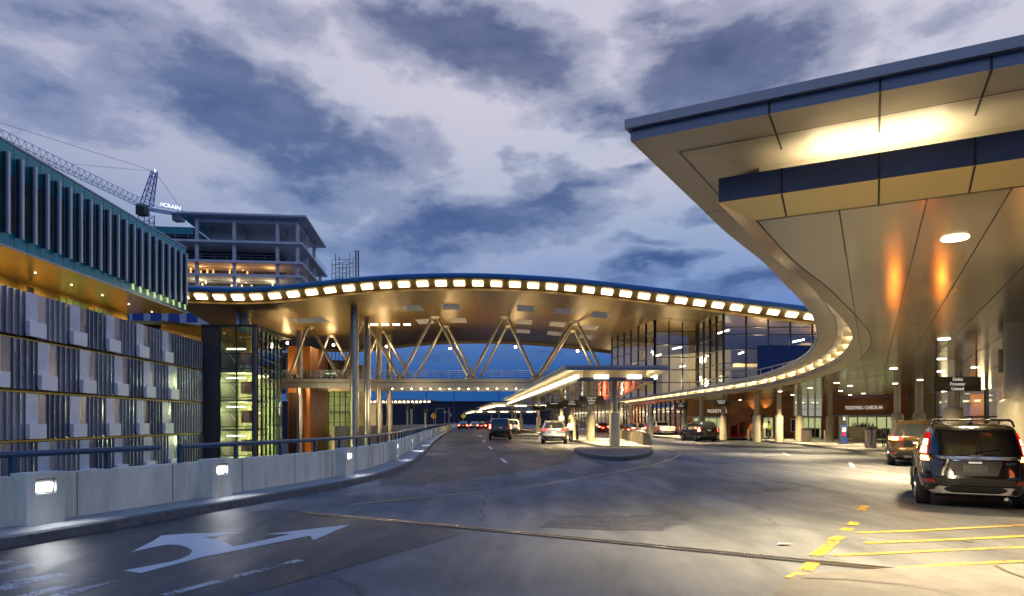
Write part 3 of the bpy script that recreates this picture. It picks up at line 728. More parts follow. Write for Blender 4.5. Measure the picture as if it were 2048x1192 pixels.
# guard rail of concrete fins on the island's right edge
def fin_guard(x, y, dx, dy, label):
    m = MB(); 
    for sgn in (-1, 1):
        pass
    prof = [(-.28, .0), (.32, .0), (.18, .66), (-.10, .74), (-.22, .70)]
    d = Vector((dx, dy)).normalized(); n = Vector((d.y, -d.x)); t = .05; z0 = g(x, y)+.15
    vs = []
    for s_ in (-t, t):
        for (u, z) in prof: p = Vector((x, y))+n*u+d*s_; vs.append((p.x, p.y, z0+z))
    k = len(prof); m.add(vs, [tuple(range(k)), tuple(range(k, 2*k))[::-1]]+[(i, (i+1) % k, k+(i+1) % k, k+i) for i in range(k)])
    return m
M_fing = mat('guard_metal', (.28, .24, .18), .4, .4, var=.12)
gl = [(8.15, 41.2), (9.15, 54), (9.6, 62)]
gp = resample(cr([Vector(p) for p in gl], 10), 2.1)
for grp in (gp[:4], gp[4:7], gp[7:10]):
    t = thing('guard_fence', ['nearest run of tapered metal guard fins with a top rail on the island kerb', 'second run of tapered guard fins behind the front island column', 'farthest run of tapered guard fins along the island kerb'][[0, 4, 7].index(gp.index(grp[0]))], 'guard fence', group='guard fins on the median')
    for a in grp:
        fin_guard(a.x, a.y, 1-.9, 1, '').build('fin', M_fing, t)
    m = MB(); a, c = grp[0], grp[-1]; m.tube((a.x-.02, a.y, g(*a)+.93), (c.x-.02, c.y, g(*c)+.93), .035, 8); m.build('rail', M_fing, t)

# ------------------------------------------------------------------ great arched roof
YF = 75.0
fr = [(200,570),(300,569),(373,570),(430,573),(480,573),(520,571.5),(560,569),(600,564.5),(640,559.5),(700,553),(780,547),(850,544.5),(930,543.5),(1000,545),(1050,547.5),(1120,552),(1200,559.5),(1300,571),(1400,583.5),(1500,596),(1600,608.5),(1750,627)]
fx_ = [((a-1024)*YF/F, (HZ-c)*YF/F) for a, c in fr]
def zt(X):
    if X <= fx_[0][0]: return fx_[0][1]+CH
    for (a, z0), (c, z1) in zip(fx_, fx_[1:]):
        if a <= X <= c:
            t = (X-a)/(c-a); return z0+(z1-z0)*t+CH
    return fx_[-1][1]+CH
def zts(X): return sum(zt(X+d) for d in (-2.2, -1.1, 0, 1.1, 2.2))/5
XL, XR, YB = -38.0, 40.0, 126.0
roof = thing('arched_roof', 'huge wavy metal roof spanning the roadway, edged with a row of glowing square lights', 'roof')
def xleft(Y): return XL-(Y-YF)*.2
# front edge: rounded blue nose
m = MB(); xs = [XL+(XR-XL)*i/120 for i in range(121)]
nose = [(2.2, 0.05), (.6, .02), (.12, -.10), (0, -.3), (.05, -.55), (.35, -.68)]
for (x) in xs: m.v += [(x, YF+dy, zts(x)+dz) for dy, dz in nose]
K = len(nose)
for i in range(120):
    for k in range(K-1): m.f.append((i*K+k, i*K+k+1, (i+1)*K+k+1, (i+1)*K+k))
m.build('front_edge', M_roofb, roof, smooth=True, fix=False)
def surf(name, prof, material, parent, x0=XL, x1=XR, n=120):
    m = MB(); K = len(prof)
    for i in range(n+1):
        x = x0+(x1-x0)*i/n; m.v += [(x, YF+dy, zts(x)+dz) for dy, dz in prof]
    for i in range(n):
        for k in range(K-1): m.f.append((i*K+k, i*K+k+1, (i+1)*K+k+1, (i+1)*K+k))
    return m.build(name, material, parent, smooth=True, fix=False)
surf('light_shelf', [(.35, -.68), (.5, -.69), (2.0, -1.42)], mat('shelf_gold', (.45, .30, .10), .5, .3, var=.1), roof)
surf('edge_lip', [(2.0, -1.38), (1.75, -1.52), (1.75, -1.66), (2.15, -1.66), (2.15, -1.5)], MATS['shelf_gold'], roof)
pitch = 37.45*YF/F; x = (393-1024)*YF/F-pitch*1.0
while x < 34:
    cx_ = x; m = MB(); w = .60; p1 = (.72, -.80-.03); p2 = (1.42, -1.15-.03)
    m.add([(cx_+sx*w, YF+dy, zts(cx_+sx*w)+dz-q_) for q_ in (.10, -.02) for (dy, dz) in (p1, p2) for sx in (-1, 1)], [(0, 1, 3, 2), (0, 1, 5, 4), (2, 3, 7, 6), (0, 2, 6, 4), (1, 3, 7, 5)])
    m.build('light_panel', random.choice([M_coff, M_coff2, M_coff3]), roof, fix=False)
    x += pitch
# soffit with skylight openings
sky_h = [(X, Y, 1.15, 2.3) for X in (-12.8, -7.9, 1.8, 6.7, 11.4) for Y in (88.6, 100.5)]+[(X, 111, 1.15, 2.3) for X in (1.8, 6.9, 12)]+[(-27, 91, 2.2, 2.2)]
def ins(x, y): 
    for (a, c, hw, hh) in sky_h:
        if abs(x-a) < hw and abs(y-c) < hh: return True
    return False
gx = sorted(set([round(XL-10+i*1.5, 3) for i in range(60)]+[round(a+s*hw, 3) for a, c, hw, hh in sky_h for s in (-1, 1)]))
gy = sorted(set([77.1]+[round(78.5+i*3, 3) for i in range(16)]+[126.]+[round(c+s*hh, 3) for a, c, hw, hh in sky_h for s in (-1, 1)]))
m = MB()
zs = lambda x, y: zts(x)-1.55
idx = {}
for j, Y in enumerate(gy):
    for i, X in enumerate(gx):
        xx = max(X, xleft(Y)); idx[i, j] = len(m.v); m.v.append((min(xx, XR), Y, zs(min(xx, XR), Y)))
for j in range(len(gy)-1):
    for i in range(len(gx)-1):
        cx_, cy_ = (gx[i]+gx[i+1])/2, (gy[j]+gy[j+1])/2
        if ins(cx_, cy_) or gx[i+1] < xleft(cy_) or gx[i] > XR: continue
        m.f.append((idx[i, j], idx[i+1, j], idx[i+1, j+1], idx[i, j+1]))
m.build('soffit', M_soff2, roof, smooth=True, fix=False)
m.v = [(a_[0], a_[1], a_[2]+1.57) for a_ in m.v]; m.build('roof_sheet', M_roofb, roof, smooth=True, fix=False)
for (a, c, hw, hh) in sky_h:
    m = MB(); zb = zs(a, c); 
    q = [(a-hw, c-hh), (a+hw, c-hh), (a+hw, c+hh), (a-hw, c+hh)]; up = 1.5
    for i in range(4):
        p, r = q[i], q[(i+1) % 4]; m.quad((*p, zs(*p)-.02), (*r, zs(*r)-.02), (*r, zb+up), (*p, zb+up))
    s_ = m.build('skylight', mat('skylight_lining', (.75, .72, .66), .5, 0, var=.05), roof, fix=False)
    MB().add([(*p, zb+up) for p in q], [(0, 1, 2, 3)]).build('glazing', glass('skylight_glass', (.8, .85, .9), .1), s_)
m = MB()
for x_ in [-32+5.5*i for i in range(13)]:
    for k in range(16): y0 = 77.2+k*3.04; m.add([(x_-.03, y0, zs(x_, y0)-.012), (x_+.03, y0, zs(x_, y0)-.012), (x_+.03, y0+3.04, zs(x_, y0)-.012), (x_-.03, y0+3.04, zs(x_, y0)-.012)], [(0, 1, 2, 3)]) if not ins(x_, y0+1.5) else None
for y_ in (81, 85.5, 96, 105, 115):
    for k in range(70): x_ = -35+k; m.add([(x_, y_-.03, zs(x_, y_)-.012), (x_+1, y_-.03, zs(x_+1, y_)-.012), (x_+1, y_+.03, zs(x_+1, y_)-.012), (x_, y_+.03, zs(x_, y_)-.012)], [(0, 1, 2, 3)]) if not ins(x_+.5, y_) else None
m.build('panel_joint', mat('soffit_joint', (.10, .065, .03), .6, var=0), roof, fix=False)
surf('rear_fascia', [(51, -2.1), (51.05, .0), (50.9, .02)], mat('pale_fascia', (.42, .36, .26), .5, .1, var=.1), roof)
m = MB(); 
for i in range(12):
    Y0, Y1 = YF+.3+i*4.22, YF+.3+(i+1)*4.22; z0, z1 = zts(xleft(Y0)), zts(xleft(Y1))
    m.quad((xleft(Y0), Y0, z0-1.55), (xleft(Y1), Y1, z1-1.55), (xleft(Y1), Y1, z1), (xleft(Y0), Y0, z0))
m.build('end_fascia', MATS['pale_fascia'], roof)
for k in range(4):      # short inner row of lights
    p = at(748+22*k, 649, 92); MB().box(p.x-.45, p.y, p.z-.08, p.x+.45, p.y+.4, p.z+.12).build('light_panel', M_coff, roof)
for (a, Y, r) in ((709, 84, .53), (735, 93, .48), (758.5, 104, .45), (779, 112, .45), (600, 100, .45), (488, 84, .9)):
    X = (a-1024)/F*Y
    MB().lathe((X, Y, 0), [(r*1.25, -7), (r, -6), (r, zs(X, Y))], 28).build('column', M_steel, roof, smooth=True)

# ------------------------------------------------------------------ pedestrian bridge with V struts
br = thing('pedestrian_bridge', 'tan steel footbridge with glass rails hanging below the wavy roof on V struts', 'footbridge')
B0, B1 = -34.5, 15.5; YA, YR = 96.3, 106.5; zd = CH+6.0
m = MB(); m.box(B0, YA, zd-.55, B1, YR, zd-.02); m.box(B0, YA-.25, zd-.5, B1, YA-.002, zd-.05); m.build('deck', M_strut, br)
m = MB(); m.box(B0, YA+.15, zd-1.35, B1, YA+.55, zd-.57); m.box(B0, YR-.5, zd-1.35, B1, YR-.1, zd-.57); m.build('girder', M_strut, br)
MB().box(B0, YA+.1, zd-.62, B1, YR-.1, zd-.556).build('shadow_gap', M_seam, br)
m = MB()
for z_ in (.35, .62, .9, 1.15): m.tube((B0, YA+.1, zd+z_), (B1, YA+.1, zd+z_), .022, 6)
for i in range(34): x_ = B0+1.5*i; m.box(x_-.02, YA+.08, zd, x_+.02, YA+.12, zd+1.15)
m.build('railing', mat('galvanised', (.35, .37, .38), .4), br)
MB().add([(B0, YA+.15, zd), (B1, YA+.15, zd), (B1, YA+.15, zd+1.15), (B0, YA+.15, zd+1.15)], [(0, 1, 2, 3)]).build('glass_rail', glass('rail_glass', (.80, .88, .93), .35), br)
tops = [-28.6, -20.8, -10.9, -1.0, 8.9]; bots = [-31.6, -24.3, -15.8, -5.9, 3.4, 13.2]
for (Y, dx) in ((96.5, 0), (106, .5)):
    for i, t_ in enumerate(tops):
        zt_ = zs(t_, Y)
        for bx_ in (bots[i], bots[i+1]):
            MB().tube((bx_+dx, Y, zd-.1), (t_+dx+(.35 if bx_ > t_ else -.35), Y, zt_-.05), .24, 12, .19).build('strut', M_strut, br, smooth=True)
        MB().lathe((t_+dx, Y, 0), [(.5, zt_-.35), (.65, zt_-.1), (.7, zt_)], 14).build('strut_head', M_strut, br)
    for bx_ in bots: MB().lathe((bx_+dx, Y, 0), [(.75, zd-.15), (.7, zd+.1), (.35, zd+.5)], 14).build('strut_foot', M_strut, br)
for (a, c) in ((575,686),(667,690),(773,693),(900,697),(1031,694),(1155,702)):
    p = at(a, c, 105.3); MB().lathe((p.x, p.y, p.z), [(.02, -.16), (.15, -.1), (.17, 0), (.15, .1), (.02, .16)], 12).build('spot_lamp', M_spot, br, smooth=True)
    lamp('POINT', (p.x, p.y-.6, p.z-.5), 300, (1, .72, .34), .15)
    o_ = lamp('AREA', (p.x+1.5, 99, zd+.3), 420, (1, .70, .28), 3.0, None, (p.x+1.5, 92, 40))  # added hidden area light on the deck, to brighten the roof soffit
for x_ in (-27, -14, -1, 9): lamp('AREA', (x_, 86, CH+2.5), 380, (1, .76, .44), 2.5, None, (x_, 96, zd-.3))  # added unseen area lights that brighten the bridge face and struts
for i in range(16):
    p = at(785+19*i, 773.5, 97.2); 
    MB().lathe((p.x, p.y, zd-1.42), [(.06, -.06), (.1, 0), (.06, .06)], 8).build('deck_lamp', M_lampW, br)
    if i % 4 == 1: lamp('POINT', (p.x, p.y-.4, zd-2.0), 160, (1, .85, .6), .1)

# ------------------------------------------------------------------ curtain walls
M_mull = mat('dark_mullion', (.035, .035, .035), .35, .4, var=0)
def curtain(parent, p, q, z0, z1, cols, rows, gm=M_gwin, t=.07, mm=M_mull, name='glazing'):
    p = Vector(p); q = Vector(q); z1f = z1 if callable(z1) else (lambda x, y: z1)
    n = 10; m = MB()
    for i in range(n):
        a = p.lerp(q, i/n); c = p.lerp(q, (i+1)/n); m.quad((*a, z0), (*c, z0), (*c, z1f(*c)), (*a, z1f(*a)))
    gl_ = m.build(name, gm, parent, fix=False)
    d = (q-p).normalized(); m = MB()
    for i in range(cols+1):
        a = p.lerp(q, i/cols); m.wall(a-d*t, a+d*t, z0, z1f(*a), -.12, .12)
    for z_ in rows:
        zz = min(z_, min(z1f(*p), z1f(*q))-.05); m.wall(p, q, zz-t*.7, zz+t*.7, -.09, .09)
    m.build('mullions', mm, gl_)
    return gl_
term = thing('terminal_building', 'terminal building with tall lit curtain walls above a copper-brown entrance wall', 'terminal')
zr = lambda x, y: zs(x, y)-.01
segs_ = [((24.0, 77.3), (36.5, 77.3), 5), ((23.7, 87), (24.0, 77.5), 4), ((18.4, 87.5), (23.5, 87.2), 3), ((15.8, 108), (18.3, 87.7), 6)]
rows = [4.9+1.62*i for i in range(6)]
for (p, q, n) in segs_: curtain(term, p, q, 4.62, zr, n, rows)
# interior
M_int = mat('interior_wall', (.62, .54, .38), .6, var=.1, vs=.5); M_intc = mat('interior_ceiling', (.5, .42, .28), .5, var=.05)
m = MB(); m.wall((16.5, 112), (40, 100), 4.7, 15, 0, .3); m.wall((22, 100), (29.5, 92), 4.7, 11.2, 0, .2); m.build('inner_wall', M_int, term)
MB().box(19.3, 77.8, 4.62, 40, 112, 4.9).build('floor_slab', M_conc2, term)
m = MB(); m.box(27.2, 84, 8.3, 40, 92, 8.7); m.build('mezzanine', M_intc, term)
MB().add([(31, 86, 9.2), (40, 86, 9.2), (40, 84.5, 11.2), (36, 84.5, 11.3)], [(0, 1, 2, 3)]).build('inner_wall', mat('brown_band', (.16, .10, .06), .6, var=.1), term)
for (a, c, a2, c2, Y) in ((1498,646,1525,639,82), (1585,684,1608,679,82), (1350,655,1371,650,92), (1435,667,1458,660,84), (1477,708,1487,704,84), (1360,733,1370,732,94), (1345,698,1364,694,94), (1312,712,1322,709,94), (1545,728,1552,727,84)):
    p = at(a, c, Y); q = at(a2, c2, Y); m = MB(); m.tube(p, q, .09, 6); m.build('ceiling_light', emis('linear_light', (1, .88, .62), 14), term)
for p in ((30, 83, 10.3), (37, 83, 10), (27.5, 83, 7.5), (21, 93, 10), (21, 92, 6.8), (18.2, 103, 8), (33, 82, 6.5)): lamp('POINT', p, 520, (1, .74, .40), .5)
p0 = Vector((27.6, 77.12)); MB().wall((27.7, 77.1), (36.6, 77.1), 4.62, 10.15, -.02, .02).build('blue_panel', mat('blue_panel', (.015, .035, .13), .25, .3, var=.1), term)
m = MB()
for x_ in (30.0, 32.4, 34.8): m.box(x_-.03, 77.05, 4.62, x_+.03, 77.078, 10.15)
m.build('mullions', M_mull, term)
# entrance level below the canopy
WT = ZC+2.23
ew = [(20, 122), (20.5, 80), (26.5, 73), (31.7, 67.5), (36, 62), (33, 53), (33.2, 45), (33.6, 26), (34, -3)]
for (a, c) in zip(ew[1:4], ew[2:5]): MB().wall(a, c, -.5, WT, 0, .4).build('copper_wall', M_wood, term)
MB().wall(ew[4], ew[5], -.5, WT, 0, .3).build('end_wall', mat('beige_wall', (.25, .2, .12), .5, var=.1), term)
curtain(term, (20.0, 122), (20.5, 80.2), -.3, WT, 16, [2.3, 3.1], M_gwin)
MB().wall((15, 260), (24.4, 122), -.5, WT+4, 0, .3).build('inner_wall', mat('amber_inner', (.35, .17, .06), .5, var=.35, vs=.4), term); curtain(term, (10.5, 260), (20.0, 122.1), -.3, WT+3, 34, [2.3, 3.9, 5.4], M_gwin)
for y_ in (130, 150, 175, 205): lamp('POINT', (21.5-(y_-122)*.068, y_, 3.0), 1600, (1, .76, .42), .3)
MB().wall((24.5, 122), (25.5, 82), -.5, WT, 0, .3).build('inner_wall', mat('amber_inner', (.35, .17, .06), .5, var=.35, vs=.4), term)
for a, c, n in ((ew[5], ew[6], 3), (ew[6], ew[7], 7), (ew[7], ew[8], 10)): curtain(term, a, c, -.2, WT, n, [1.9], M_gwin, .08)
m = MB()
for i in range(22):
    y_ = -2+i*2.7; m.wall((38.2, y_), (38.2, y_+(1.0 if i % 3 else 1.9)), -.3, WT, 0, .2)
m.build('wood_panels', mat('orange_wood', (.42, .17, .05), .45, var=.15, vs=1.5), term)
MB().wall((42, -3), (42, 63), -.4, 6, 0, .3).build('inner_wall', M_int, term); MB().wall((36.1, 62.3), (42.2, 62.3), -.4, 6, 0, .3).build('inner_wall', M_int, term)
MB().wall((33.5, -3), (33.5, 61), -.35, -.1, -9, .0).build('floor_slab', M_int, term)
for y_ in (10, 20, 30, 38, 46, 52, 57): lamp('POINT', (36.0, y_, 3.2), 260, (1, .75, .42), .4)
for y_ in (17, 26, 33, 40, 48):
    MB().box(35.2, y_, 3.2, 37, y_+.15, 3.28).build('ceiling_light', MATS['linear_light'], term)
# entrances: flat panels with indoor light put into their glow, frames, letters
M_door = mat('entrance_glow', (.40, .46, .26), .4, var=.6, vs=1.1, emit=.55, ecol=(.75, .8, .38))
M_frame = mat('pale_frame', (.66, .62, .50), .4, 0, var=.03)
def onwall(a, c, t): a = Vector(a); c = Vector(c); return a.lerp(c, t)
def entrance(parent, a, c, z1, n, header=.0):
    a = Vector(a); c = Vector(c); d = (c-a).normalized(); z0 = g(*a)+.15
    e = MB().wall(a, c, z0, z1, -.03, -.01).build('entrance', M_door, parent)
    m = MB(); L = (c-a).length
    for i in range(n+1): q = a+d*L*i/n; m.wall(q-d*.05, q+d*.05, z0, z1, -.10, -.032)
    for zz in (z1-.05, z0+1.0, z0+.1): m.wall(a, c, zz-.045, zz+.045, -.09, -.034)
    m.build('door_frame', M_frame, e)
    m = MB(); m.wall(a+d*.2, a+d*(L-.2), z0+.12, z0+.95, -.033, -.0305); m.build('door_panel', mat('door_dark', (.02, .035, .03), .1, var=.4, vs=1), e)
    if header: MB().wall(a-d*.3, c+d*.3, z1+.02, z1+.14, -header, -.001).build('door_canopy', M_fascia, e)
A3, A4 = (31.7, 67.5), (36, 62); A2 = (26.5, 73)
entrance(term, onwall(A3, A4, .1), onwall(A3, A4, .86), 2.05, 6, .9)
entrance(term, onwall(A2, A3, .52), onwall(A2, A3, .86), 2.0, 4)
entrance(term, onwall((20.5, 80), A2, .1), onwall((20.5, 80), A2, .55), 2.0, 4, .6)
entrance(term, onwall(A2, A3, .06), onwall(A2, A3, .2), 2.0, 2)
curtain(term, onwall(A2, A3, .50)-Vector((.12, .12)), onwall(A2, A3, .88)-Vector((.12, .12)), 2.1, WT, 4, [2.8, 3.3], M_gwin, .05, M_frame)
MB().wall(onwall(A2, A3, .50)-Vector((.02, .02)), onwall(A2, A3, .88)-Vector((.02, .02)), 2.1, WT, -.01, .0).build('lobby_glow_sheet', mat('lobby_glow', (.5, .5, .42), .4, var=.5, vs=.8, emit=.5, ecol=(.8, .78, .6)), term)  # flat sheet whose glow stands in for the lighting of the lobby
ang = atan2(62-67.5, 36-31.7)
q = onwall(A3, A4, .44); text('wall_lettering', 'TICKETING / CHECK-IN', .46, M_text, term, (q.x-.2, q.y-.2, 2.72), ang, sx=.72)
q = onwall((20.5, 80), A2, .45); text('wall_lettering', 'TICKETING', .5, M_text, term, (q.x-.2, q.y-.2, 2.55), atan2(-7, 6))
for (a, Y) in ((1520, 71.5), (1577, 66.5), (1210, 119)):     # sconces throwing light up and down the copper wall
    X = (a-1024)/F*Y; Yw = Y
    k = 1 if a > 1300 else 0
    if k:
        t_ = (X-26.5)/(31.7-26.5); q = Vector(A2).lerp(Vector(A3), t_) if X > 26.5 else Vector((20.5, 80)).lerp(Vector(A2), (X-20.5)/6)
    else: q = Vector((19.7, 119))
    q = q-Vector((.28, .28)); MB().lathe((q.x, q.y, 2.15), [(.10, -.16), (.13, -.15), (.13, .15), (.10, .16)], 12).build('wall_sconce', M_dark, term)
    for s_ in (-1, 1): lamp('SPOT', (q.x-.02, q.y-.02, 2.15+s_*.2), 260, (1, .72, .4), .05, 70, (q.x+.1, q.y+.1, 2.15+s_*3), .5)

# ------------------------------------------------------------------ parking garage with teal upper storey (left)
gar = thing('parking_garage', 'long building on the left with teal glass upper storey, grey fins and folded metal screens', 'building')
FX = lambda Y, o=0.: -(30.3+.0505*Y)+o
def gq(m, Ya, Yb, z0, z1, o=0., o2=None):
    o2 = o if o2 is None else o2
    m.quad((FX(Ya, o), Ya, z0), (FX(Yb, o2), Yb, z0), (FX(Yb, o2), Yb, z1), (FX(Ya, o), Ya, z1))
def gbox(m, Ya, Yb, z0, z1, o0, o1):
    v = [(FX(Ya,o0),Ya,z0),(FX(Ya,o1),Ya,z0),(FX(Yb,o1),Yb,z0),(FX(Yb,o0),Yb,z0),(FX(Ya,o0),Ya,z1),(FX(Ya,o1),Ya,z1),(FX(Yb,o1),Yb,z1),(FX(Yb,o0),Yb,z1)]
    m.add(v, [(3,2,1,0),(4,5,6,7),(0,1,5,4),(1,2,6,5),(2,3,7,6),(3,0,4,7)])
zT0, zT1 = 11.3+CH, 17.95+CH
m = MB(); gbox(m, 24, 71, zT0, zT1, -14, 0); m.build('teal_storey', M_teal, gar)
m = MB(); gbox(m, 24, 71.05, zT1, zT1+.12, -14, .06); gbox(m, 24, 71.05, zT0-.12, zT0-.002, -14, .05); m.build('storey_trim', mat('pale_trim', (.35, .38, .42), .4, .4, var=0), gar)
m = MB()
for i in range(38):
    y_ = 24.6+i*1.335
    if y_ < 70.5: gbox(m, y_-.012, y_+.012, zT0+.02, zT1-.02, .001, .012)
for z_ in (zT0+1.0, zT0+4.75): gbox(m, 24, 71, z_-.02, z_+.02, .001, .012)
m.build('panel_joint', mat('teal_joint', (.003, .03, .045), .4, var=0), gar)
for i in range(-8, 21):
    y_ = 43.5+1.335*i
    if y_ < 30: continue
    m = MB(); gbox(m, y_-.62, y_-.15, CH+12.3, CH+16.0, .006, .014); m.build('window', M_brglass, gar)
for i in range(-4, 21):
    y_ = 43.5+1.335*i
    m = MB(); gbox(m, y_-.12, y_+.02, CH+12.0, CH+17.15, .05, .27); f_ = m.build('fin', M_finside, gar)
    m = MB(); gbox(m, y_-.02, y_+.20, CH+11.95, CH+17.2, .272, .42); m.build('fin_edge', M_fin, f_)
    if i > 11:
        m = MB(); gbox(m, y_+.3, y_+.75, CH+11.55, CH+12.05+.1*random.random(), .006, .014); m.build('window', mat('lit_green_window', (.3, .4, .15), .3, var=.5, vs=3, emit=.8, ecol=(.55, .75, .25)), gar)
m = MB(); gq(m, 24, 71, 2, zT0, -6.1); m.quad((FX(71, -6.1), 71, 2), (FX(71, -14), 71, 2), (FX(71, -14), 71, zT0), (FX(71, -6.1), 71, zT0)); m.build('bronze_wall', M_bronze, gar, fix=False)
m = MB(); v = [(FX(24, .0), 24, zT0-.125), (FX(71, .0), 71, zT0-.125), (FX(71, -14), 71, zT0-.125), (FX(24, -14), 24, zT0-.125)]; m.add(v, [(0, 1, 2, 3)]); m.build('soffit', M_bronze, gar, fix=False)
m = MB(); 
for y_ in (49, 54, 59, 64, 69): gbox(m, y_-.01, y_+.01, 8, zT0-.14, -6.098, -6.085)
m.build('panel_joint', mat('bronze_joint', (.05, .03, .01), .5, var=0), gar)
for (a, c, a2, c2, gm) in ((56, 570, 66, 590, M_glassd), (118, 590, 172, 618, None), (188, 612, 219, 634, None)):
    def Yb(p): return 36.4/((1024-p)/F-.0505)
    Y0, Y1 = Yb(a), Yb(a2); zt_ = CH+(HZ-(c+3))*Y0/F; zb_ = zt_-2.2
    m = MB(); gbox(m, Y0, Y1, zb_, zt_, -6.095, -6.05); w_ = m.build('window', gm or mat('green_lit', (.10, .13, .05), .15, var=.7, vs=2, emit=.16, ecol=(.35, .5, .12)), gar)
    m = MB(); n_ = 4 if a2-a > 20 else 1
    for k in range(n_+1): yy = Y0+(Y1-Y0)*k/n_; gbox(m, yy-.05, yy+.05, zb_, zt_, -6.05, -6.03)
    m.build('window_frame', M_dark, w_)
for k in range(9):
    y_ = 33+4.6*k; m = MB().lathe((FX(y_, -3), y_, zT0-.14), [(.06, -.02), (.07, 0)], 10); m.build('downlight', M_down, gar); lamp('SPOT', (FX(y_, -3), y_, zT0-.2), 2600, (1, .68, .26), .1, 120, (FX(y_, -5.5), y_, 9), .9)
# screen rows
M_gap = mat('garage_light_glow', (.30, .22, .05), .5, var=.8, vs=1.6, emit=.10, ecol=(.80, .58, .14))  # glow put into the material in place of light inside the garage
rowz = [(8.65, 5.66), (5.42, 2.12), (1.85, -1.22), (-1.45, -4.7), (-4.9, -8.0)]
for r, (za, zb) in enumerate(rowz):
    za += CH; zb += CH; off = 45.5 if r % 2 == 0 else 46.75
    for k in range(-5, 6):
        s = off+4.93*k
        if s > 70 or s < 24: continue
        last = k == 4
        if s < 70 and not (s > 67):
            m = MB(); gbox(m, s, s+1.25, zb+.25, za, .12, .20); wp = m.build('frosted_panel', M_whglass, gar)
            m = MB(); gbox(m, s-.05, s+1.72, zb+.02, zb+1.02, .22, .50); m.build('white_box', M_white, gar)
        e = min(s+4.93, 75.0) if not last else 75.0
        m = MB(); me_ = MB(); u = s+1.28; gbox(m, u, u+1.15, zb, za, .02, .10); u += 1.17
        while u < e-.08:
            w_ = min(.61+.05*sin(u*9), e-u); gbox(m, u, u+.03, zb, za, .0, .21); gbox(me_, u-.0, u+.035, zb, za, .212, .232)
            v = [(FX(u+.03, .20), u+.03, zb), (FX(u+w_, .08), u+w_, zb), (FX(u+w_, .08), u+w_, za), (FX(u+.03, .20), u+.03, za)]; m.add(v, [(0, 1, 2, 3)]); u += w_
        sp_ = m.build('screen_panel', [M_scr, M_scrb, M_scrc][(k+r*2) % 3], gar, fix=False); me_.build('slat_edge_highlight', mat('slat_edge_highlight', (.50, .54, .62), .4, .2, var=0), sp_)  # pale strips put the edge highlight of the slats into colour
        if s > 60 and last: pass
    m = MB(); gbox(m, 26, 75, zb-.20, zb-.08, -.6, -.3); m.build('slab_edge_glow', M_gap, gar)
    m = MB(); gq(m, 26, 75, zb, za, -.3); m.build('inner_wall', mat('garage_inside', (.05, .045, .035), .6, var=.3, vs=.5), gar)
m = MB(); gbox(m, 26, 75, -7, CH+8.66, -30, -.61); m.build('garage_body', mat('garage_grey', (.08, .075, .07), .7, var=.2), gar)

# bronze roofed pavilion and blue panelled block seen through the gap
pv = thing('roof_pavilion', 'low bronze roof slab peeping above the folded screens', 'pavilion')
p, q, r_ = at(255, 642, 82), at(330, 640, 82), at(402, 668, 86)
MB().prism([(p.x, 82), (p.x, 100), (r_.x-2, 100), (r_.x, 86), (q.x, 82)][::-1], CH+11.6, CH+12.05).build('roof', M_bronze, pv)
m = MB(); m.box(p.x+.5, 84, 0, r_.x-4, 98, CH+11.58); m.build('wall', M_bronze, pv)
bb = thing('site_office', 'blue and white panelled block behind the bronze pavilion', 'building')
p, q = at(258, 622, 112), at(372, 652, 112)
m = MB(); m.box(p.x, 112, 0, q.x, 124, p.z); m.build('wall', mat('pale_blue_wall', (.35, .42, .55), .5, var=.05), bb)
for k in range(4):
    x_ = p.x+.6+k*2.95; MB().box(x_, 111.93, p.z-1.9, x_+1.8, 112-.003, p.z-.35).build('blue_panel', mat('blue_cladding', (.01, .05, .28), .4, var=.1), bb)

# ------------------------------------------------------------------ stair tower
st = thing('stair_tower', 'glass stair tower with lit landings and a dark grey side wall beside the screens', 'stair tower')
TX0, TX1, TX2, TYF = -34.6, -32.45, -28.5, 76.0; ZTT = CH+10.45
MB().box(TX0, TYF, -7, TX1-.03, TYF+11, ZTT+.02).build('side_wall', mat('dark_grey_wall', (.07, .065, .068), .6, var=.12, vs=.5), st)
MB().box(TX0, TYF-.1, ZTT+.03, TX2+.1, TYF+12, ZTT+.3).build('roof', M_dark, st)
curtain(st, (TX1, TYF), (TX2-.35, TYF), -7, ZTT, 2, [-5.5+1.62*i for i in range(11)], M_ggreen, .05)
MB().box(TX2-.33, TYF-.05, -7, TX2, TYF+.4, ZTT).build('corner_post', mat('grey_post', (.12, .12, .13), .5, var=.1), st)
curtain(st, (TX2-.02, TYF+.4), (-30.1, TYF+13), -7, ZTT, 6, [-5.5+1.1*i for i in range(16)], M_ggreen, .045)
MB().box(TX1, TYF+5, -7, TX2-1, TYF+5.2, CH+6.1).build('inner_wall', mat('stair_wall', (.52, .48, .30), .6, var=.15, vs=.8), st)
zl = [-6.0+3.25*i for i in range(5)]
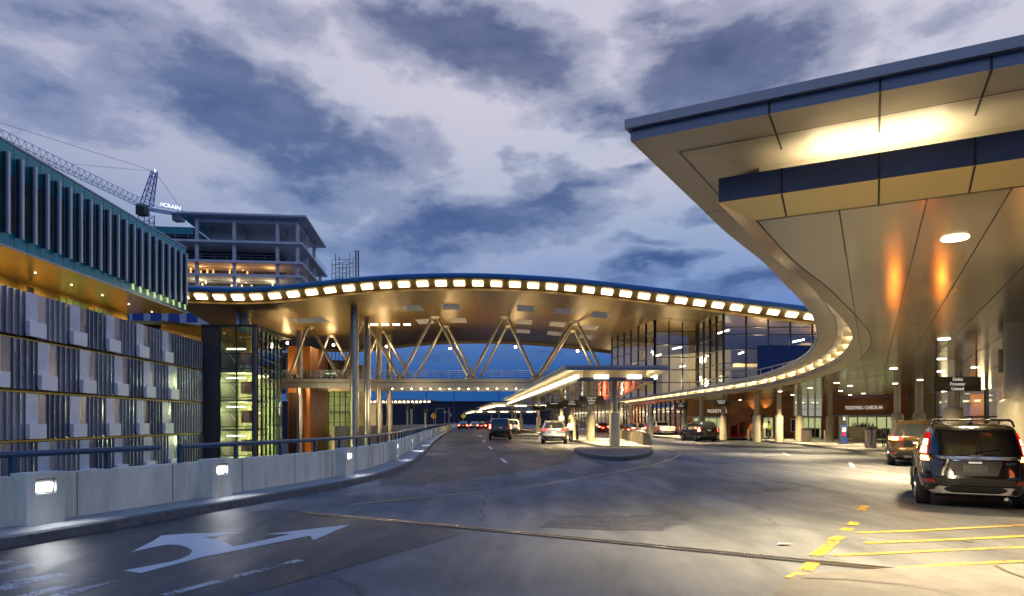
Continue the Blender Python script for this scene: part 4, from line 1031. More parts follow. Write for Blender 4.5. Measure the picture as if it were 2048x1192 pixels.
for i, z_ in enumerate(zl):
    MB().box(TX1, TYF+.15, z_, TX2-.4, TYF+4.9, z_+.22).build('landing', mat('landing_grey', (.3, .3, .24), .6, var=.1), st)
    MB().box(TX1+1.95, TYF+.8, z_+.9, TX2-.5, TYF+1.0, z_+2.3).build('orange_panel', M_wood, st)
    MB().box(TX1+.5, TYF+.5, z_+2.62, TX1+2.5, TYF+.75, z_+2.74).build('ceiling_light', MATS['linear_light'], st)
    m = MB(); 
    for s_ in range(9): m.box(TX1+2.35-.0*s_, TYF+1.2+.28*s_, z_+.22+.3*s_, TX1+3.4, TYF+1.5+.28*s_, z_+.34+.3*s_)
    m.build('stair_flight', MATS['landing_grey'], st)
    m = MB(); m.tube((TX1+.1, TYF+.4, z_+2.9), (TX1+1.6, TYF+.4, z_+1.0), .05, 6); m.tube((TX1+1.7, TYF+1.0, z_+.4), (TX1+2.3, TYF+3.0, z_+2.9), .05, 6); m.build('stair_rail', M_frame, st)
    if i < 4: lamp('POINT', (TX1+1.6, TYF+1.8, z_+2.2), 900, (1, .86, .46), .4)
for z_ in (-4, 0, 4): lamp('POINT', (-31, TYF+9, z_), 600, (.95, 1, .55), .4)
MB().box(-33.5, TYF+12, -7, -30.5, TYF+12.2, CH+5).build('inner_wall', MATS['stair_wall'], st)
# copper block and the green glass block beyond
cb = thing('copper_building', 'orange copper clad block standing behind the glass stair tower', 'building')
m = MB(); a, c = at(576, 700, 101), at(620, 692, 101); e = at(656, 722, 112)
m.prism([(a.x, 101), (c.x, 101), (e.x, 112), (a.x, 112)], -7, c.z).build('wall', mat('copper_cladding', (.34, .13, .03), .45, .1, var=.2, vs=.6), cb)  # plain copper colour of the cladding
p = at(577, 785, 100.9); q = at(612, 870, 100.9); MB().add([(p.x, 100.9, p.z), (at(603, 785, 100.9).x, 100.9, p.z), (q.x, 100.9, -6), (p.x, 100.9, -6)], [(0, 1, 2, 3)]).build('recess_shade_sheet', mat('recess_shade', (.035, .015, .01), .5, var=.5, vs=.4), cb)  # flat dark sheet; the recess and its shade exist only as colour
lamp('POINT', (a.x+2, 97.5, CH+5), 900, (1, .62, .25), .4)
lamp('SPOT', (-27.5, 98, -5), 900, (1, .62, .25), .4, 100, (-29, 104, 5))
gb = thing('glass_lobby', 'green glazed lobby between the copper block and the round columns', 'building')
p = at(624, 724, 113); q = at(702, 724, 113)
curtain(gb, (p.x, 113), (q.x, 113), -7, p.z, 7, [-5.6+1.4*i for i in range(12)], M_ggreen, .05)
MB().wall((p.x, 119), (q.x+2, 119), -7, p.z, 0, .2).build('inner_wall', mat('lobby_back', (.5, .47, .28), .6, var=.3, vs=.5), gb)
m = MB(); 
for z_ in (-5, -1, 3, 7): m.box(p.x, 113.3, z_, q.x, 118.8, z_+.25)
m.build('floor_slab', MATS['landing_grey'], gb)
for z_ in (-3, 1, 5): lamp('POINT', ((p.x+q.x)/2-1, 115.5, z_), 300, (1, .9, .48), .4)
MB().box(p.x, 113, p.z, q.x, 119.2, p.z+.3).build('roof', M_dark, gb)

# ------------------------------------------------------------------ concrete frame building
cf = thing('concrete_frame_building', 'unfinished concrete frame building with open floors behind the wavy roof', 'building')
C0 = Vector(((612-1024)/F*135, 135)); ux = Vector((-1, -.107)).normalized(); uy = Vector((-.107, 1)).normalized()
def CP(u, v): return C0+ux*u+uy*v
def cslab(m, u0, u1, v0, v1, z0, z1):
    q = [CP(u0, v0), CP(u1, v0), CP(u1, v1), CP(u0, v1)]; vs = [(a.x, a.y, z) for z in (z0, z1) for a in q]
    m.add(vs, [(3,2,1,0),(4,5,6,7),(0,1,5,4),(1,2,6,5),(2,3,7,6),(3,0,4,7)])
M_cf = mat('raw_concrete', (.60, .61, .64), .8, var=.12, vs=.4)
zt_ = CH+40.7; m = MB(); cslab(m, 0, 24.5, 0, 24.5, zt_-.35, zt_); rr = m.build('roof', M_cf, cf)
m = MB(); cslab(m, 2.2, 21.5, 2.0, 2.4, zt_-1.3, zt_-.36); cslab(m, 2.0, 2.4, 2.4, 23, zt_-1.3, zt_-.36)
for u in (8, 14.5): cslab(m, u, u+.4, 2.4, 23, zt_-1.1, zt_-.36)
m.build('roof_beam', M_cf, cf)
lev = [CH+35.6, CH+31.7, CH+29.0, CH+26.5, CH+22.5, CH+18.5, CH+14]
for i, z_ in enumerate(lev):
    m = MB(); cslab(m, .9, 44, .9, 32, z_-.45, z_); s_ = m.build('floor_slab', M_cf, cf)
    m = MB()
    for h in (.55, 1.1):
        for (a, c) in ((CP(1, 1), CP(43, 1)), (CP(1, 1), CP(1, 31))): m.tube((*a, z_+h), (*c, z_+h), .035, 5)
    for k in range(18): a = CP(1+2.4*k, 1); m.tube((*a, z_), (*a, z_+1.1), .03, 4)
    for k in range(12): a = CP(1, 1+2.5*k); m.tube((*a, z_), (*a, z_+1.1), .03, 4)
    m.build('guard_rail', MATS['galvanised'], s_)
m = MB(); cslab(m, 22, 44, 2, 20, CH+36.8, CH+38.2); m.build('parapet', M_teal, cf)
for u in (2.0, 5.9, 14.2, 21.3, 29, 37):
    for v in (2.0, 11, 20, 28):
        if u > 6 and v > 12: continue
        m = MB(); cslab(m, u-.3, u+.3, v-.3, v+.3, 6, zt_-.36 if u < 22 and v < 24 else lev[0]); m.build('column', M_cf, cf)
m = MB(); cslab(m, 7, 40, 9, 26, 8, lev[0]-.5); m.build('core_wall', mat('core_dark', (.07, .075, .085), .8, var=.2), cf)
random.seed(3)
for z_, c0, n_, e_ in ((lev[2], (1, .45, .12), 16, 1.6), (lev[3], (1, .75, .4), 20, 1.6)):
    mt = emis('work_light_%s' % ('orange' if n_ == 16 else 'pale'), c0, e_*1.6)
    for k in range(n_):
        u = 7+random.random()*24; a = CP(u, 3.5+random.random()*4); MB().box(a.x-.12, a.y-.1, z_+.4+random.random()*1.2, a.x+.12, a.y+.1, z_+.75+random.random()*1.4).build('work_light', mt, cf)
    for u in (8, 15, 22, 29): a = CP(u, 5.5); lamp('POINT', (a.x, a.y, z_+1.4), 140, c0, .3)
# scaffold stair and hoist mast beside it
sc_ = thing('scaffold_tower', 'dark scaffold tower standing on the building site above the wavy roof', 'scaffold')
m = MB(); p = at(664, 557, 145); q = at(700, 522, 145); 
for y_ in (145, 148):
    for k in range(6): x_ = p.x+(q.x-p.x)*k/5; m.tube((x_, y_, 6), (x_, y_, q.z+(1.6 if k in (1, 5) else -.2*k)), .07, 5)
    for k in range(7): z_ = p.z-2+k*1.0; m.tube((p.x, y_, z_), (q.x, y_, z_), .05, 4)
    for k in range(4): z_ = p.z-2+k*1.5; m.tube((p.x, y_, z_), (q.x, y_, z_+1.5), .04, 4)
m.build('scaffold_frame', mat('scaffold_dark', (.03, .04, .06), .5, .3, var=0), sc_)
hm = thing('hoist_mast', 'slim lattice hoist mast right of the scaffold tower', 'mast')
m = MB(); p = at(711, 500, 150); 
for dx in (0, .6):
    for dy in (0, .6): m.tube((p.x+dx, 150+dy, 4), (p.x+dx, 150+dy, p.z), .07, 5)
z_ = 4
while z_ < p.z-.9: m.tube((p.x, 150, z_), (p.x+.6, 150, z_), .05, 4); m.tube((p.x, 150, z_), (p.x+.6, 150, z_+.9), .04, 4); z_ += .9
m.build('mast_frame', MATS['scaffold_dark'], hm)

# ------------------------------------------------------------------ tower crane
crn = thing('tower_crane', 'white lattice tower crane with a blue mast and lettered counter jib over the teal building', 'crane', (-80.3, 150, 0))
M_cb = mat('crane_blue', (.02, .12, .45), .5, .2, var=.05); M_cw = mat('crane_white', (.55, .60, .72), .5, .2, var=.05)
def lattice(m, a, c, w, n, r=.09, tri=False, w2=None):
    a = Vector(a); c = Vector(c); d = (c-a).normalized(); w2 = w if w2 is None else w2
    s = d.cross(Vector((0, 0, 1))); s = s.normalized() if s.length > .1 else Vector((1, 0, 0)); u = s.cross(d).normalized()
    offs = [(-1, -1), (1, -1), (0, 1)] if tri else [(-1, -1), (1, -1), (1, 1), (-1, 1)]
    def pt(i, k): ww = w+(w2-w)*i/n; return a+(c-a)*(i/n)+s*offs[k][0]*ww/2+u*offs[k][1]*ww/2
    K = len(offs)
    for k in range(K): m.tube(pt(0, k), pt(n, k), r, 5)
    for i in range(n):
        for k in range(K):
            k2 = (k+1) % K; m.tube(pt(i, k), pt(i+1, k2) if i % 2 else pt(i+1, k2), r*.6, 4, cap=False)
            m.tube(pt(i, k), pt(i, k2), r*.6, 4, cap=False)
zj = CH+47.5; B = Vector((-80.3, 150, 0))
m = MB(); lattice(m, (-80.3, 150, 0), (-80.3, 150, zj-2), 2.3, 26, .10); m.build('mast', M_cb, crn)
m = MB(); lattice(m, (-80.3, 150, zj), (-79.3, 151.5, CH+55.5), 2.0, 5, .11, w2=.9); m.build('apex', M_cb, crn)
jd = Vector((-.119, -1, 0)).normalized(); j1 = B+Vector((0, 0, zj))+jd*54
m = MB(); lattice(m, B+Vector((0, 0, zj))+jd*1.5, j1, 1.7, 34, .06, True); m.build('jib', M_cw, crn)
cj = -jd; c1 = B+Vector((-.5, 0, zj-.8)); c2 = Vector((-74.6, 156, zj-.5)); dd = (c2-c1).normalized()
m = MB(); n_ = Vector((dd.y, -dd.x, 0)).normalized()
for s_ in (-1, 1): m.tube(c1+n_*s_*.8, c2+n_*s_*.8, .25, 6)
m.tube(c1+Vector((0, 0, .9)), c2+Vector((0, 0, .9)), .06, 5); m.build('counter_jib', M_cw, crn)
m = MB(); q = c1+dd*1; m.box(q.x-1.6, q.y-2.6, zj-2.6, q.x+.3, q.y-.6, zj-.3); m.build('cab', M_dark, crn)
m = MB(); q = c2-dd*1.5; m.box(q.x-1, q.y-1, zj-2.2, q.x+1, q.y+1, zj-.2); m.build('counterweight', mat('crane_weight', (.2, .2, .22), .8), crn)
m = MB(); ap = Vector((-79.3, 151.5, CH+55.4)); 
for e in (j1*.0+B+Vector((0, 0, zj+.8))+jd*22, B+Vector((0, 0, zj+.8))+jd*44, c2): m.tube(ap, e, .05, 4)
m.build('pendant', M_cw, crn)
q = c1.lerp(c2, .62)+Vector((.3, -.5, .9)); ang_ = atan2(dd.y, dd.x)
# the lettering stands on a low frame fixed along the counter jib
m = MB(); m.wall((q.x-dd.x*2.1, q.y-dd.y*2.1), (q.x+dd.x*2.1, q.y+dd.y*2.1), q.z-.12, q.z-.02, -.05, .05); m.build('lettering_frame', M_cw, crn)
text('crane_lettering', '//CRAIN', 1.25, emis('crane_lettering_glow', (.80, .85, 1.), 2.0), crn, (q.x+80.3, q.y-150, q.z), ang_)  # letters given their own glow, to stand out from the sky
for p_ in (ap,): MB().lathe((p_.x, p_.y, p_.z+.2), [(.05, -.1), (.12, 0), (.05, .1)], 8).build('beacon', M_lampW, crn)

# ------------------------------------------------------------------ far background
db = thing('distant_building', 'long low dark blue building closing the view beyond the road', 'building')
m = MB(); m.box(-150, 330, -7, 60, 360, CH+9.0); m.build('wall', mat('navy_wall', (.018, .026, .05), .7, var=.15, vs=.05), db)
m = MB(); m.box(-150, 329.5, CH+9.0, 62, 361, CH+9.6); m.build('roof', mat('navy_roof', (.01, .03, .07), .6, var=0), db)
fc = thing('far_canopy', 'distant flat canopy with a row of lights beyond the round columns', 'canopy')
p, q = at(720, 800, 200), at(868, 800, 200); m = MB()
m.prism([(p.x, 200), (q.x-3, 200), (q.x+.5, 205), (q.x-4, 215), (p.x, 215)], CH+6.0, CH+6.3).build('roof', M_fascia, fc)
for k in range(17):
    x_ = p.x+.4+k*1.22; MB().box(x_, 199.9, CH+5.45, x_+.6, 200.2, CH+5.85).build('light_panel', M_coff, fc)
m = MB().prism([(p.x, 201), (q.x-4, 201), (q.x-5, 213), (p.x, 213)], CH+5.2, CH+5.4); m.build('soffit', M_upper, fc)
MB().box(p.x-6, 206, -7, p.x+3.0, 212, CH+5).build('glowing_wall', mat('far_wall_glow', (.5, .4, .2), .5, var=.3, vs=.5, emit=.35, ecol=(1, .75, .3)), fc)  # wall glows by itself, its lighting put into the material
MB().box(q.x-9, 206, -7, q.x-8.5, 206.5, CH+5.2).build('column', M_colm, fc)
rw = thing('ramp_wall', 'pale ribbed concrete wall of the neighbouring ramp behind the parapet', 'wall')
m = MB(); q_ = [Vector((-26, 100)), Vector((-21, 130)), Vector((-17.0, 175)), Vector((-16.5, 230))]
for a, c in zip(q_, q_[1:]): m.wall(a, c, -7, .85, 0, .4)
m.build('wall', mat('ramp_concrete', (.42, .40, .34), .8, var=.25, vs=1.2, streak=(3, .6, .4)), rw)
M_pole = mat('pole_grey', (.38, .36, .34), .4, .3, var=.05)
for i, (a, ct, cb_, Y) in enumerate(((823, 808, 865, 84), (850.5, 818, 858, 104))):
    p = at(a, ct, Y); t = thing('light_pole', ['nearer short pole with a dark round head behind the parapet', 'farther short pole with a dark round head behind the parapet'][i], 'light pole', (p.x, Y, -7), group='poles behind the parapet')
    MB().lathe((0, 0, 0), [(.2, 0), (.14, p.z+6.5)], 12).build('pole', M_pole, t, local=True, smooth=True)
    MB().lathe((0, 0, p.z+6.4), [(.12, 0), (.34, .15), (.36, .5), (.15, .75)], 14).build('lamp_head', M_dark, t, local=True, smooth=True)
for i, (a, at_, ae, ab, Y) in enumerate(((871, 817, 889, 846, 150), (889.5, 824, 901.5, 846, 165))):
    p = at(a, at_, Y); e = at(ae, at_+5, Y); t = thing('street_lamp', ['taller curved-arm street lamp beyond the parapet end', 'shorter curved-arm street lamp beyond the parapet end'][i], 'street lamp', (p.x, Y, -1), group='curved street lamps')
    h = p.z+1; w_ = e.x-p.x
    pts = [Vector((0, 0, 0)), Vector((0, 0, h-.5)), Vector((.15, 0, h-.12)), Vector((.5, 0, h)), Vector((w_-.5, 0, h)), Vector((w_-.1, 0, h-.15)), Vector((w_, 0, h-.6))]
    m = MB(); [m.tube(x0, x1, .09, 6) for x0, x1 in zip(pts, pts[1:])]; m.build('pole', M_pole, t, local=True)
    MB().lathe((w_, 0, h-1.0), [(.05, .45), (.24, .2), (.26, 0), (.05, -.08)], 10).build('lamp_head', M_pole, t, local=True)
p = at(898, 815, 170); MB().lathe((p.x, 170, -1), [(.14, 0), (.1, p.z+1)], 8).build('utility_pole', M_pole); tag(bpy.data.objects['utility_pole'], 'plain slim grey pole standing beside the shorter street lamp', 'pole')
for a in (853, 908, 998):
    p = at(a, 778, 260); o = MB().lathe((p.x, 260, -7), [(.22, 0), (.12, p.z+8)], 6).build('mast_pole', mat('far_pole', (.03, .07, .14), .6, var=0)); tag(o, {853: 'left one of the three thin tall masts under the footbridge', 908: 'middle one of the three thin tall masts under the footbridge', 998: 'right one of the three thin tall masts, beside the island canopy'}[a], 'mast', 'thin masts beyond the road')
for i, (a, c, Y, cc) in enumerate(((927, 832, 175, (.85, .62, .02)), (867, 832, 150, (.75, .30, .02)))):
    p = at(a, c, Y); t = thing('warning_sign', ['yellow diamond road sign facing the traffic above the far cars', 'orange diamond road sign beyond the parapet end'][i], 'road sign', (p.x, Y, 0), group='diamond warning signs')
    h = p.z; MB().lathe((0, .08, 0), [(.05, -1), (.05, h)], 6).build('post', M_pole, t, local=True)
    s_ = .68; m = MB(); m.add([(0, -.02, h-s_), (s_, -.02, h), (0, -.02, h+s_), (-s_, -.02, h), (0, .02, h-s_), (s_, .02, h), (0, .02, h+s_), (-s_, .02, h)], [(0,1,2,3),(7,6,5,4),(0,4,5,1),(1,5,6,2),(2,6,7,3),(3,7,4,0)])
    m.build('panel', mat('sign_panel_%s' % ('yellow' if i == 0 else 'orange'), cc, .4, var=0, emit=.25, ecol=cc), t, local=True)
    m = MB(); m.box(-.06, -.03, h-.25, .06, -.022, h+.25); m.box(-.22, -.03, h+.02, .22, -.022, h+.12); m.build('symbol', M_black, t, local=True)
# ------------------------------------------------------------------ vehicles
def paint(name, col, rough=.25, metal=.3):
    return mat('paint_'+name, col, rough, metal, var=.04, vs=3, coat=1)
M_cglass = mat('car_glass', (.012, .014, .016), .05, 0, var=0, coat=1)
M_plast = mat('black_plastic', (.02, .02, .021), .5, var=.05)
M_chrome = mat('chrome_trim', (.7, .7, .72), .12, 1, var=0)
M_plate = mat('number_plate', (.6, .62, .6), .4, var=.1, vs=8)
M_rim = mat('alloy_rim', (.35, .35, .37), .3, 1, var=0)
def lerp_tab(T, z):
    if z <= T[0][0]: return T[0][1:]
    for a, c in zip(T, T[1:]):
        if a[0] <= z <= c[0]:
            t = (z-a[0])/max(1e-6, c[0]-a[0]); return tuple(x+(y-x)*t for x, y in zip(a[1:], c[1:]))
    return T[-1][1:]
class Car:
    def __init__(s, T, wheels, r=.34, tw=.23, n=72):
        s.T = T; s.wheels = wheels; s.r = r; s.tw = tw; s.n = n
    def ring(s, z, par=None):
        w, yr, yf, nn = par or lerp_tab(s.T, z); a = (yf-yr)/2; yc = (yf+yr)/2; out = []
        for i in range(s.n):
            t = 2*pi*i/s.n+pi/s.n; c_, s_ = cos(t), sin(t)
            out.append((w*math.copysign(abs(c_)**(2/nn), c_), yc+a*math.copysign(abs(s_)**(2/nn), s_), z))
        return out
    def rear(s, x, z, off=0.):
        w, yr, yf, nn = lerp_tab(s.T, z); a = (yf-yr)/2; k = min(.9999, abs(x)/w); return (x, (yf+yr)/2-a*(1-k**nn)**(1/nn)-off, z)
    def side(s, y, z, sgn, off=0.):
        w, yr, yf, nn = lerp_tab(s.T, z); a = (yf-yr)/2; yc = (yf+yr)/2; k = min(.9999, abs(y-yc)/a); return (sgn*(w*(1-k**nn)**(1/nn)+off), y, z)
    def patch(s, fn, q, off, nu=8, nv=5, **k):
        # q: four (a, z) corners, bilinear
        m = MB()
        for j in range(nv+1):
            for i in range(nu+1):
                u, v = i/nu, j/nv
                a = (1-u)*(1-v)*q[0][0]+u*(1-v)*q[1][0]+u*v*q[2][0]+(1-u)*v*q[3][0]; z = (1-u)*(1-v)*q[0][1]+u*(1-v)*q[1][1]+u*v*q[2][1]+(1-u)*v*q[3][1]
                m.v.append(fn(a, z, off=off, **k) if not k else fn(a, z, k['sgn'], off))
        for j in range(nv):
            for i in range(nu): p = j*(nu+1)+i; m.f.append((p, p+1, p+nu+2, p+nu+1))
        return m
    def body(s, name, material, parent, arch=True):
        m = MB(); lv = []
        for a, c in zip(s.T, s.T[1:]):
            k = max(1, int((c[0]-a[0])/.06))
            for i in range(k): lv.append(a[0]+(c[0]-a[0])*i/k)
        lv.append(s.T[-1][0]); 
        for z in lv: m.v += s.ring(z)
        n = s.n
        for j in range(len(lv)-1):
            for i in range(n): m.f.append((j*n+i, j*n+(i+1) % n, (j+1)*n+(i+1) % n, (j+1)*n+i))
        m.f.append(tuple(range(n))[::-1]); m.f.append(tuple(range((len(lv)-1)*n, len(lv)*n)))
        o = m.build(name, material, parent, smooth=True, local=True)
        if arch:
            cut = MB()
            for y in s.wheels:
                for sg in (-1, 1): cut.tube((sg*.60, y, s.r-.01), (sg*1.3, y, s.r-.01), s.r+.07, 28)
            co = cut.build('cut', M_black); bo = o.modifiers.new('b', 'BOOLEAN'); bo.object = co; bo.operation = 'DIFFERENCE'; bo.solver = 'EXACT'
            o.parent = None
            me = bpy.data.meshes.new_from_object(o.evaluated_get(bpy.context.evaluated_depsgraph_get()))
            o.modifiers.clear(); o.data = me; bpy.data.objects.remove(co); o.parent = parent
            me.polygons.foreach_set('use_smooth', [True]*len(me.polygons)); me.set_sharp_from_angle(angle=radians(32))
            me.materials.clear(); me.materials.append(material)
        return o
    def wheelset(s, parent, w):
        for y in s.wheels:
            for sg in (-1, 1):
                x1 = sg*(w-.02); x0 = x1-sg*s.tw; r = s.r; m = MB()
                prof = [(x0, r*.62), (x0, r*.93), (x0+sg*.02, r*.985), (x0+sg*.05, r), (x1-sg*.05, r), (x1-sg*.02, r*.985), (x1, r*.93), (x1, r*.62)]
                n = 28
                for (xx, rr) in prof:
                    for i in range(n): t = 2*pi*i/n; m.v.append((xx, y+rr*cos(t), r+rr*sin(t)))
                for k in range(len(prof)-1):
                    for i in range(n): m.f.append((k*n+i, k*n+(i+1) % n, (k+1)*n+(i+1) % n, (k+1)*n+i))
                m.f.append(tuple(range(n))); m.f.append(tuple(range(7*n, 8*n)))
                wh = m.build('wheel', M_black, parent, smooth=True, local=True)
                m = MB(); m.tube((x1-sg*.05, y, r), (x1+sg*.004, y, r), r*.2, 12)
                for k in range(5):
                    t = 2*pi*k/5+.3; m.tube((x1, y, r), (x1-sg*.01, y+cos(t)*r*.62, r+sin(t)*r*.62), .035, 5, .05)
                for k in range(20):
                    t = 2*pi*k/20; t2 = 2*pi*(k+1)/20; m.tube((x1, y+cos(t)*r*.62, r+sin(t)*r*.62), (x1, y+cos(t2)*r*.62, r+sin(t2)*r*.62), .022, 4)
                m.build('rim', M_rim, wh, local=True)
def suv(name, label, cat, loc, rz, pm, kind='suv', lights=1, group=None, sc=1., detail=False, brake=None, low=M_plast):
    t = thing(name, label, cat, loc, rz, group)
    if kind == 'suv':
        L = 4.55; H = 1.64
        T = [(.24,.74,.30,4.3,5.2),(.30,.84,.12,4.45,5.2),(.40,.895,.03,4.52,5.2),(.60,.91,-.02,4.55,5.2),(.72,.91,.02,4.54,5.2),(.95,.90,.07,4.5,4),(1.00,.885,.06,4.35,4.4),(1.04,.87,.08,3.6,4.4),(1.07,.86,.10,3.42,4.4),(1.25,.80,.20,3.05,4.4),(1.42,.74,.33,2.7,4.4),(1.52,.70,.42,2.45,4.4),(1.575,.65,.50,2.25,4.4),(1.61,.58,.62,2.05,4),(1.635,.40,.9,1.8,4)]
        wy = (.86, 3.52); r = .345; rear = ((1.04, 1.50), (.72, .60)); sd = [(.75, 1.16, 2.95, 1.16, 2.62, 1.46, .85, 1.46)]
    elif kind == 'crossover':
        T = [(.24,.74,.30,4.3,7),(.32,.86,.10,4.45,7),(.45,.91,.0,4.55,7),(.62,.92,-.03,4.58,7),(.70,.92,.02,4.56,7),(.98,.91,.05,4.5,6.5),(1.04,.89,.07,4.3,6),(1.08,.87,.10,3.5,6),(1.28,.80,.30,3.0,6),(1.45,.74,.50,2.6,6),(1.56,.69,.62,2.3,6),(1.61,.62,.75,2.1,5),(1.645,.42,1.0,1.8,4)]
        wy = (.9, 3.6); r = .36; rear = ((1.08, 1.50), (.70, .56)); sd = [(.85, 1.18, 2.9, 1.18, 2.55, 1.46, 1.0, 1.46)]
    elif kind == 'big':
        T = [(.32,.80,.25,4.9,7),(.40,.93,.06,5.0,8),(.55,.985,.0,5.1,8),(.80,.99,-.01,5.12,8),(1.02,.98,.03,5.1,8),(1.14,.965,.05,4.95,8),(1.18,.95,.06,4.0,8),(1.22,.94,.07,3.85,8),(1.45,.87,.16,3.45,7),(1.65,.80,.26,3.1,7),(1.76,.75,.36,2.85,6),(1.82,.66,.5,2.6,5),(1.85,.45,.8,2.2,4)]
        wy = (1.0, 4.0); r = .40; rear = ((1.20, 1.68), (.80, .68)); sd = [(.7, 1.27, 3.3, 1.27, 2.95, 1.64, .75, 1.64)]
    elif kind == 'sedan':
        T = [(.20,.74,.30,4.4,7),(.28,.84,.10,4.6,7),(.40,.89,.02,4.68,7),(.60,.905,-.02,4.72,7),(.80,.90,.02,4.7,6.5),(.92,.88,.06,4.55,6),(.96,.86,.12,3.75,6),(1.00,.83,.62,3.5,5),(1.15,.76,.95,3.1,5),(1.32,.68,1.30,2.7,5),(1.40,.62,1.5,2.45,5),(1.44,.45,1.75,2.2,4)]
        wy = (.95, 3.7); r = .32; rear = ((1.01, 1.31), (.62, .52)); sd = [(1.1, 1.03, 3.2, 1.03, 2.7, 1.32, 1.45, 1.32)]
    else:  # pickup
        T = [(.40,.80,.15,5.4,8),(.50,.96,.03,5.5,9),(.70,1.0,.0,5.6,9),(.95,1.0,.0,5.62,9),(1.18,.99,.0,5.55,9),(1.22,.98,.02,5.4,9),(1.24,.97,.03,4.5,9),(1.26,.95,1.95,4.3,8),(1.5,.88,2.05,3.95,7),(1.75,.80,2.2,3.55,7),(1.84,.74,2.3,3.35,6),(1.89,.5,2.6,3.0,4)]
        wy = (1.1, 4.5); r = .41; rear = ((1.32, 1.74), (.74, .68)); sd = [(2.25, 1.34, 4.0, 1.34, 3.6, 1.74, 2.4, 1.74)]
    c = Car(T, wy, r); w = c.T[3][1]
    c.body('body', pm, t)
    # dark floor pan so nothing shows through the arches
    MB().box(-.58, .5, .2, .58, wy[1]+.5, .75).build('floor_pan', M_black, t, local=True)
    (z0, z1), (w0, w1) = rear
    rg = c.patch(c.rear, [(-w0, z0), (w0, z0), (w1, z1), (-w1, z1)], .012, 14, 6).build('rear_window', M_cglass, t, smooth=True, local=True, fix=False)
    for (ya, za, yb, zb, yc_, zc, yd, zd_) in sd:
        for sg in (-1, 1): c.patch(c.side, [(ya, za), (yb, zb), (yc_, zc), (yd, zd_)], .006, 12, 4, sgn=sg).build('side_window', M_cglass, t, smooth=True, local=True, fix=False)
    yfw = lerp_tab(T, z0+.05)[2]
    m = MB(); 
    for j in range(6):
        z = z0+.05+(z1-z0-.05)*j/5; w_, yr_, yf_, nn = lerp_tab(T, z)
        for i in range(11):
            x = -w_*.86+2*w_*.86*i/10; a = (yf_-yr_)/2; k = abs(x)/w_; m.v.append((x, (yf_+yr_)/2+a*(1-k**nn)**(1/nn)+.012, z))
    for j in range(5):
        for i in range(10): p = j*11+i; m.f.append((p, p+1, p+12, p+11))
    m.build('windscreen', M_cglass, t, smooth=True, local=True, fix=False)
    for sg in (-1, 1):
        q = c.side(yfw-.55, z0+.08, sg); m = MB(); m.tube((q[0]-sg*.03, q[1], q[2]), (q[0]+sg*.12, q[1]+.02, q[2]+.02), .025, 6); b0 = len(m.v)
        for (dx, dy, dz) in [(.09,-.05,-.05),(.27,-.04,-.04),(.27,.05,-.03),(.09,.08,-.05),(.09,-.05,.11),(.25,-.04,.10),(.25,.05,.09),(.10,.08,.11)]: m.v.append((q[0]+sg*dx, q[1]+dy, q[2]+dz))
        m.f += [tuple(i+b0 for i in f) for f in ((3,2,1,0),(4,5,6,7),(0,1,5,4),(1,2,6,5),(2,3,7,6),(3,0,4,7))]; m.build('mirror', M_plast if kind != 'pickup' else M_black, t, local=True)
    c.wheelset(t, w)
    on = lights
    ml = M_red if on else M_redoff
    P_ = c.patch
    if kind == 'suv':
        for sg in (-1, 1):
            l = P_(c.rear, [(sg*.72, 1.04), (sg*.865, 1.04), (sg*.735, 1.46), (sg*.655, 1.46)], .012, 5, 10).build('tail_light', M_lens, t, smooth=True, local=True, fix=False)
            P_(c.rear, [(sg*.735, 1.055), (sg*.83, 1.06), (sg*.80, 1.19), (sg*.725, 1.19)], .022, 4, 4).build('lamp_core', M_redc, l, local=True, fix=False)
            P_(c.rear, [(sg*.715, 1.215), (sg*.79, 1.215), (sg*.755, 1.33), (sg*.70, 1.33)], .022, 4, 4).build('lamp_core', M_redc, l, local=True, fix=False)
            P_(c.rear, [(sg*.68, .90), (sg*.885, .90), (sg*.885, 1.035), (sg*.70, 1.035)], .012, 5, 3).build('indicator', mat('amber_lens', (.5, .12, .01), .15, var=0, coat=1), t, local=True, fix=False)
            P_(c.rear, [(sg*.70, .925), (sg*.82, .925), (sg*.82, 1.0), (sg*.72, 1.0)], .022, 3, 3).build('indicator_bulb', M_amber, t, local=True, fix=False)
            P_(c.rear, [(sg*.60, .50), (sg*.80, .50), (sg*.80, .57), (sg*.62, .57)], .015, 4, 2).build('reflector', M_redoff, t, local=True, fix=False)
        for (x0, x1) in ((-.62, .62),):
            P_(c.rear, [(x0+.12, .955), (x1-.12, .955), (x1, 1.015), (x0, 1.015)], .03, 12, 2).build('chrome_bar', M_chrome, t, local=True, fix=False)
            P_(c.rear, [(-.40, .935), (.40, .935), (.41, .956), (-.41, .956)], .034, 12, 2).build('blue_strip', mat('strip_blue', (.03, .07, .25), .2, .5, var=0), t, local=True, fix=False)
        P_(c.rear, [(-.33, .66), (.33, .66), (.41, .93), (-.41, .93)], .008, 10, 4).build('plate_recess', M_plast, t, local=True, fix=False)
        P_(c.rear, [(-.18, .72), (.18, .72), (.18, .86), (-.18, .86)], .018, 4, 2).build('licence_plate', mat('plate_dark', (.06, .06, .055), .4, var=.4, vs=20), t, local=True, fix=False)
        P_(c.rear, [(-.10, .885), (.10, .885), (.10, .915), (-.10, .915)], .02, 4, 1).build('plate_lamp', mat('plate_lamp', (.5, .5, .45), .4, var=0, emit=.8), t, local=True, fix=False)
        # emblem: an upright H in a rounded frame
        m = MB(); y_ = c.rear(0, 1.0)[1]-.045
        for s_ in (-1, 1): m.tube((s_*.035, y_, .955), (s_*.045, y_, 1.035), .010, 6); m.tube((s_*.075, y_, .96), (s_*.085, y_, 1.04), .009, 6)
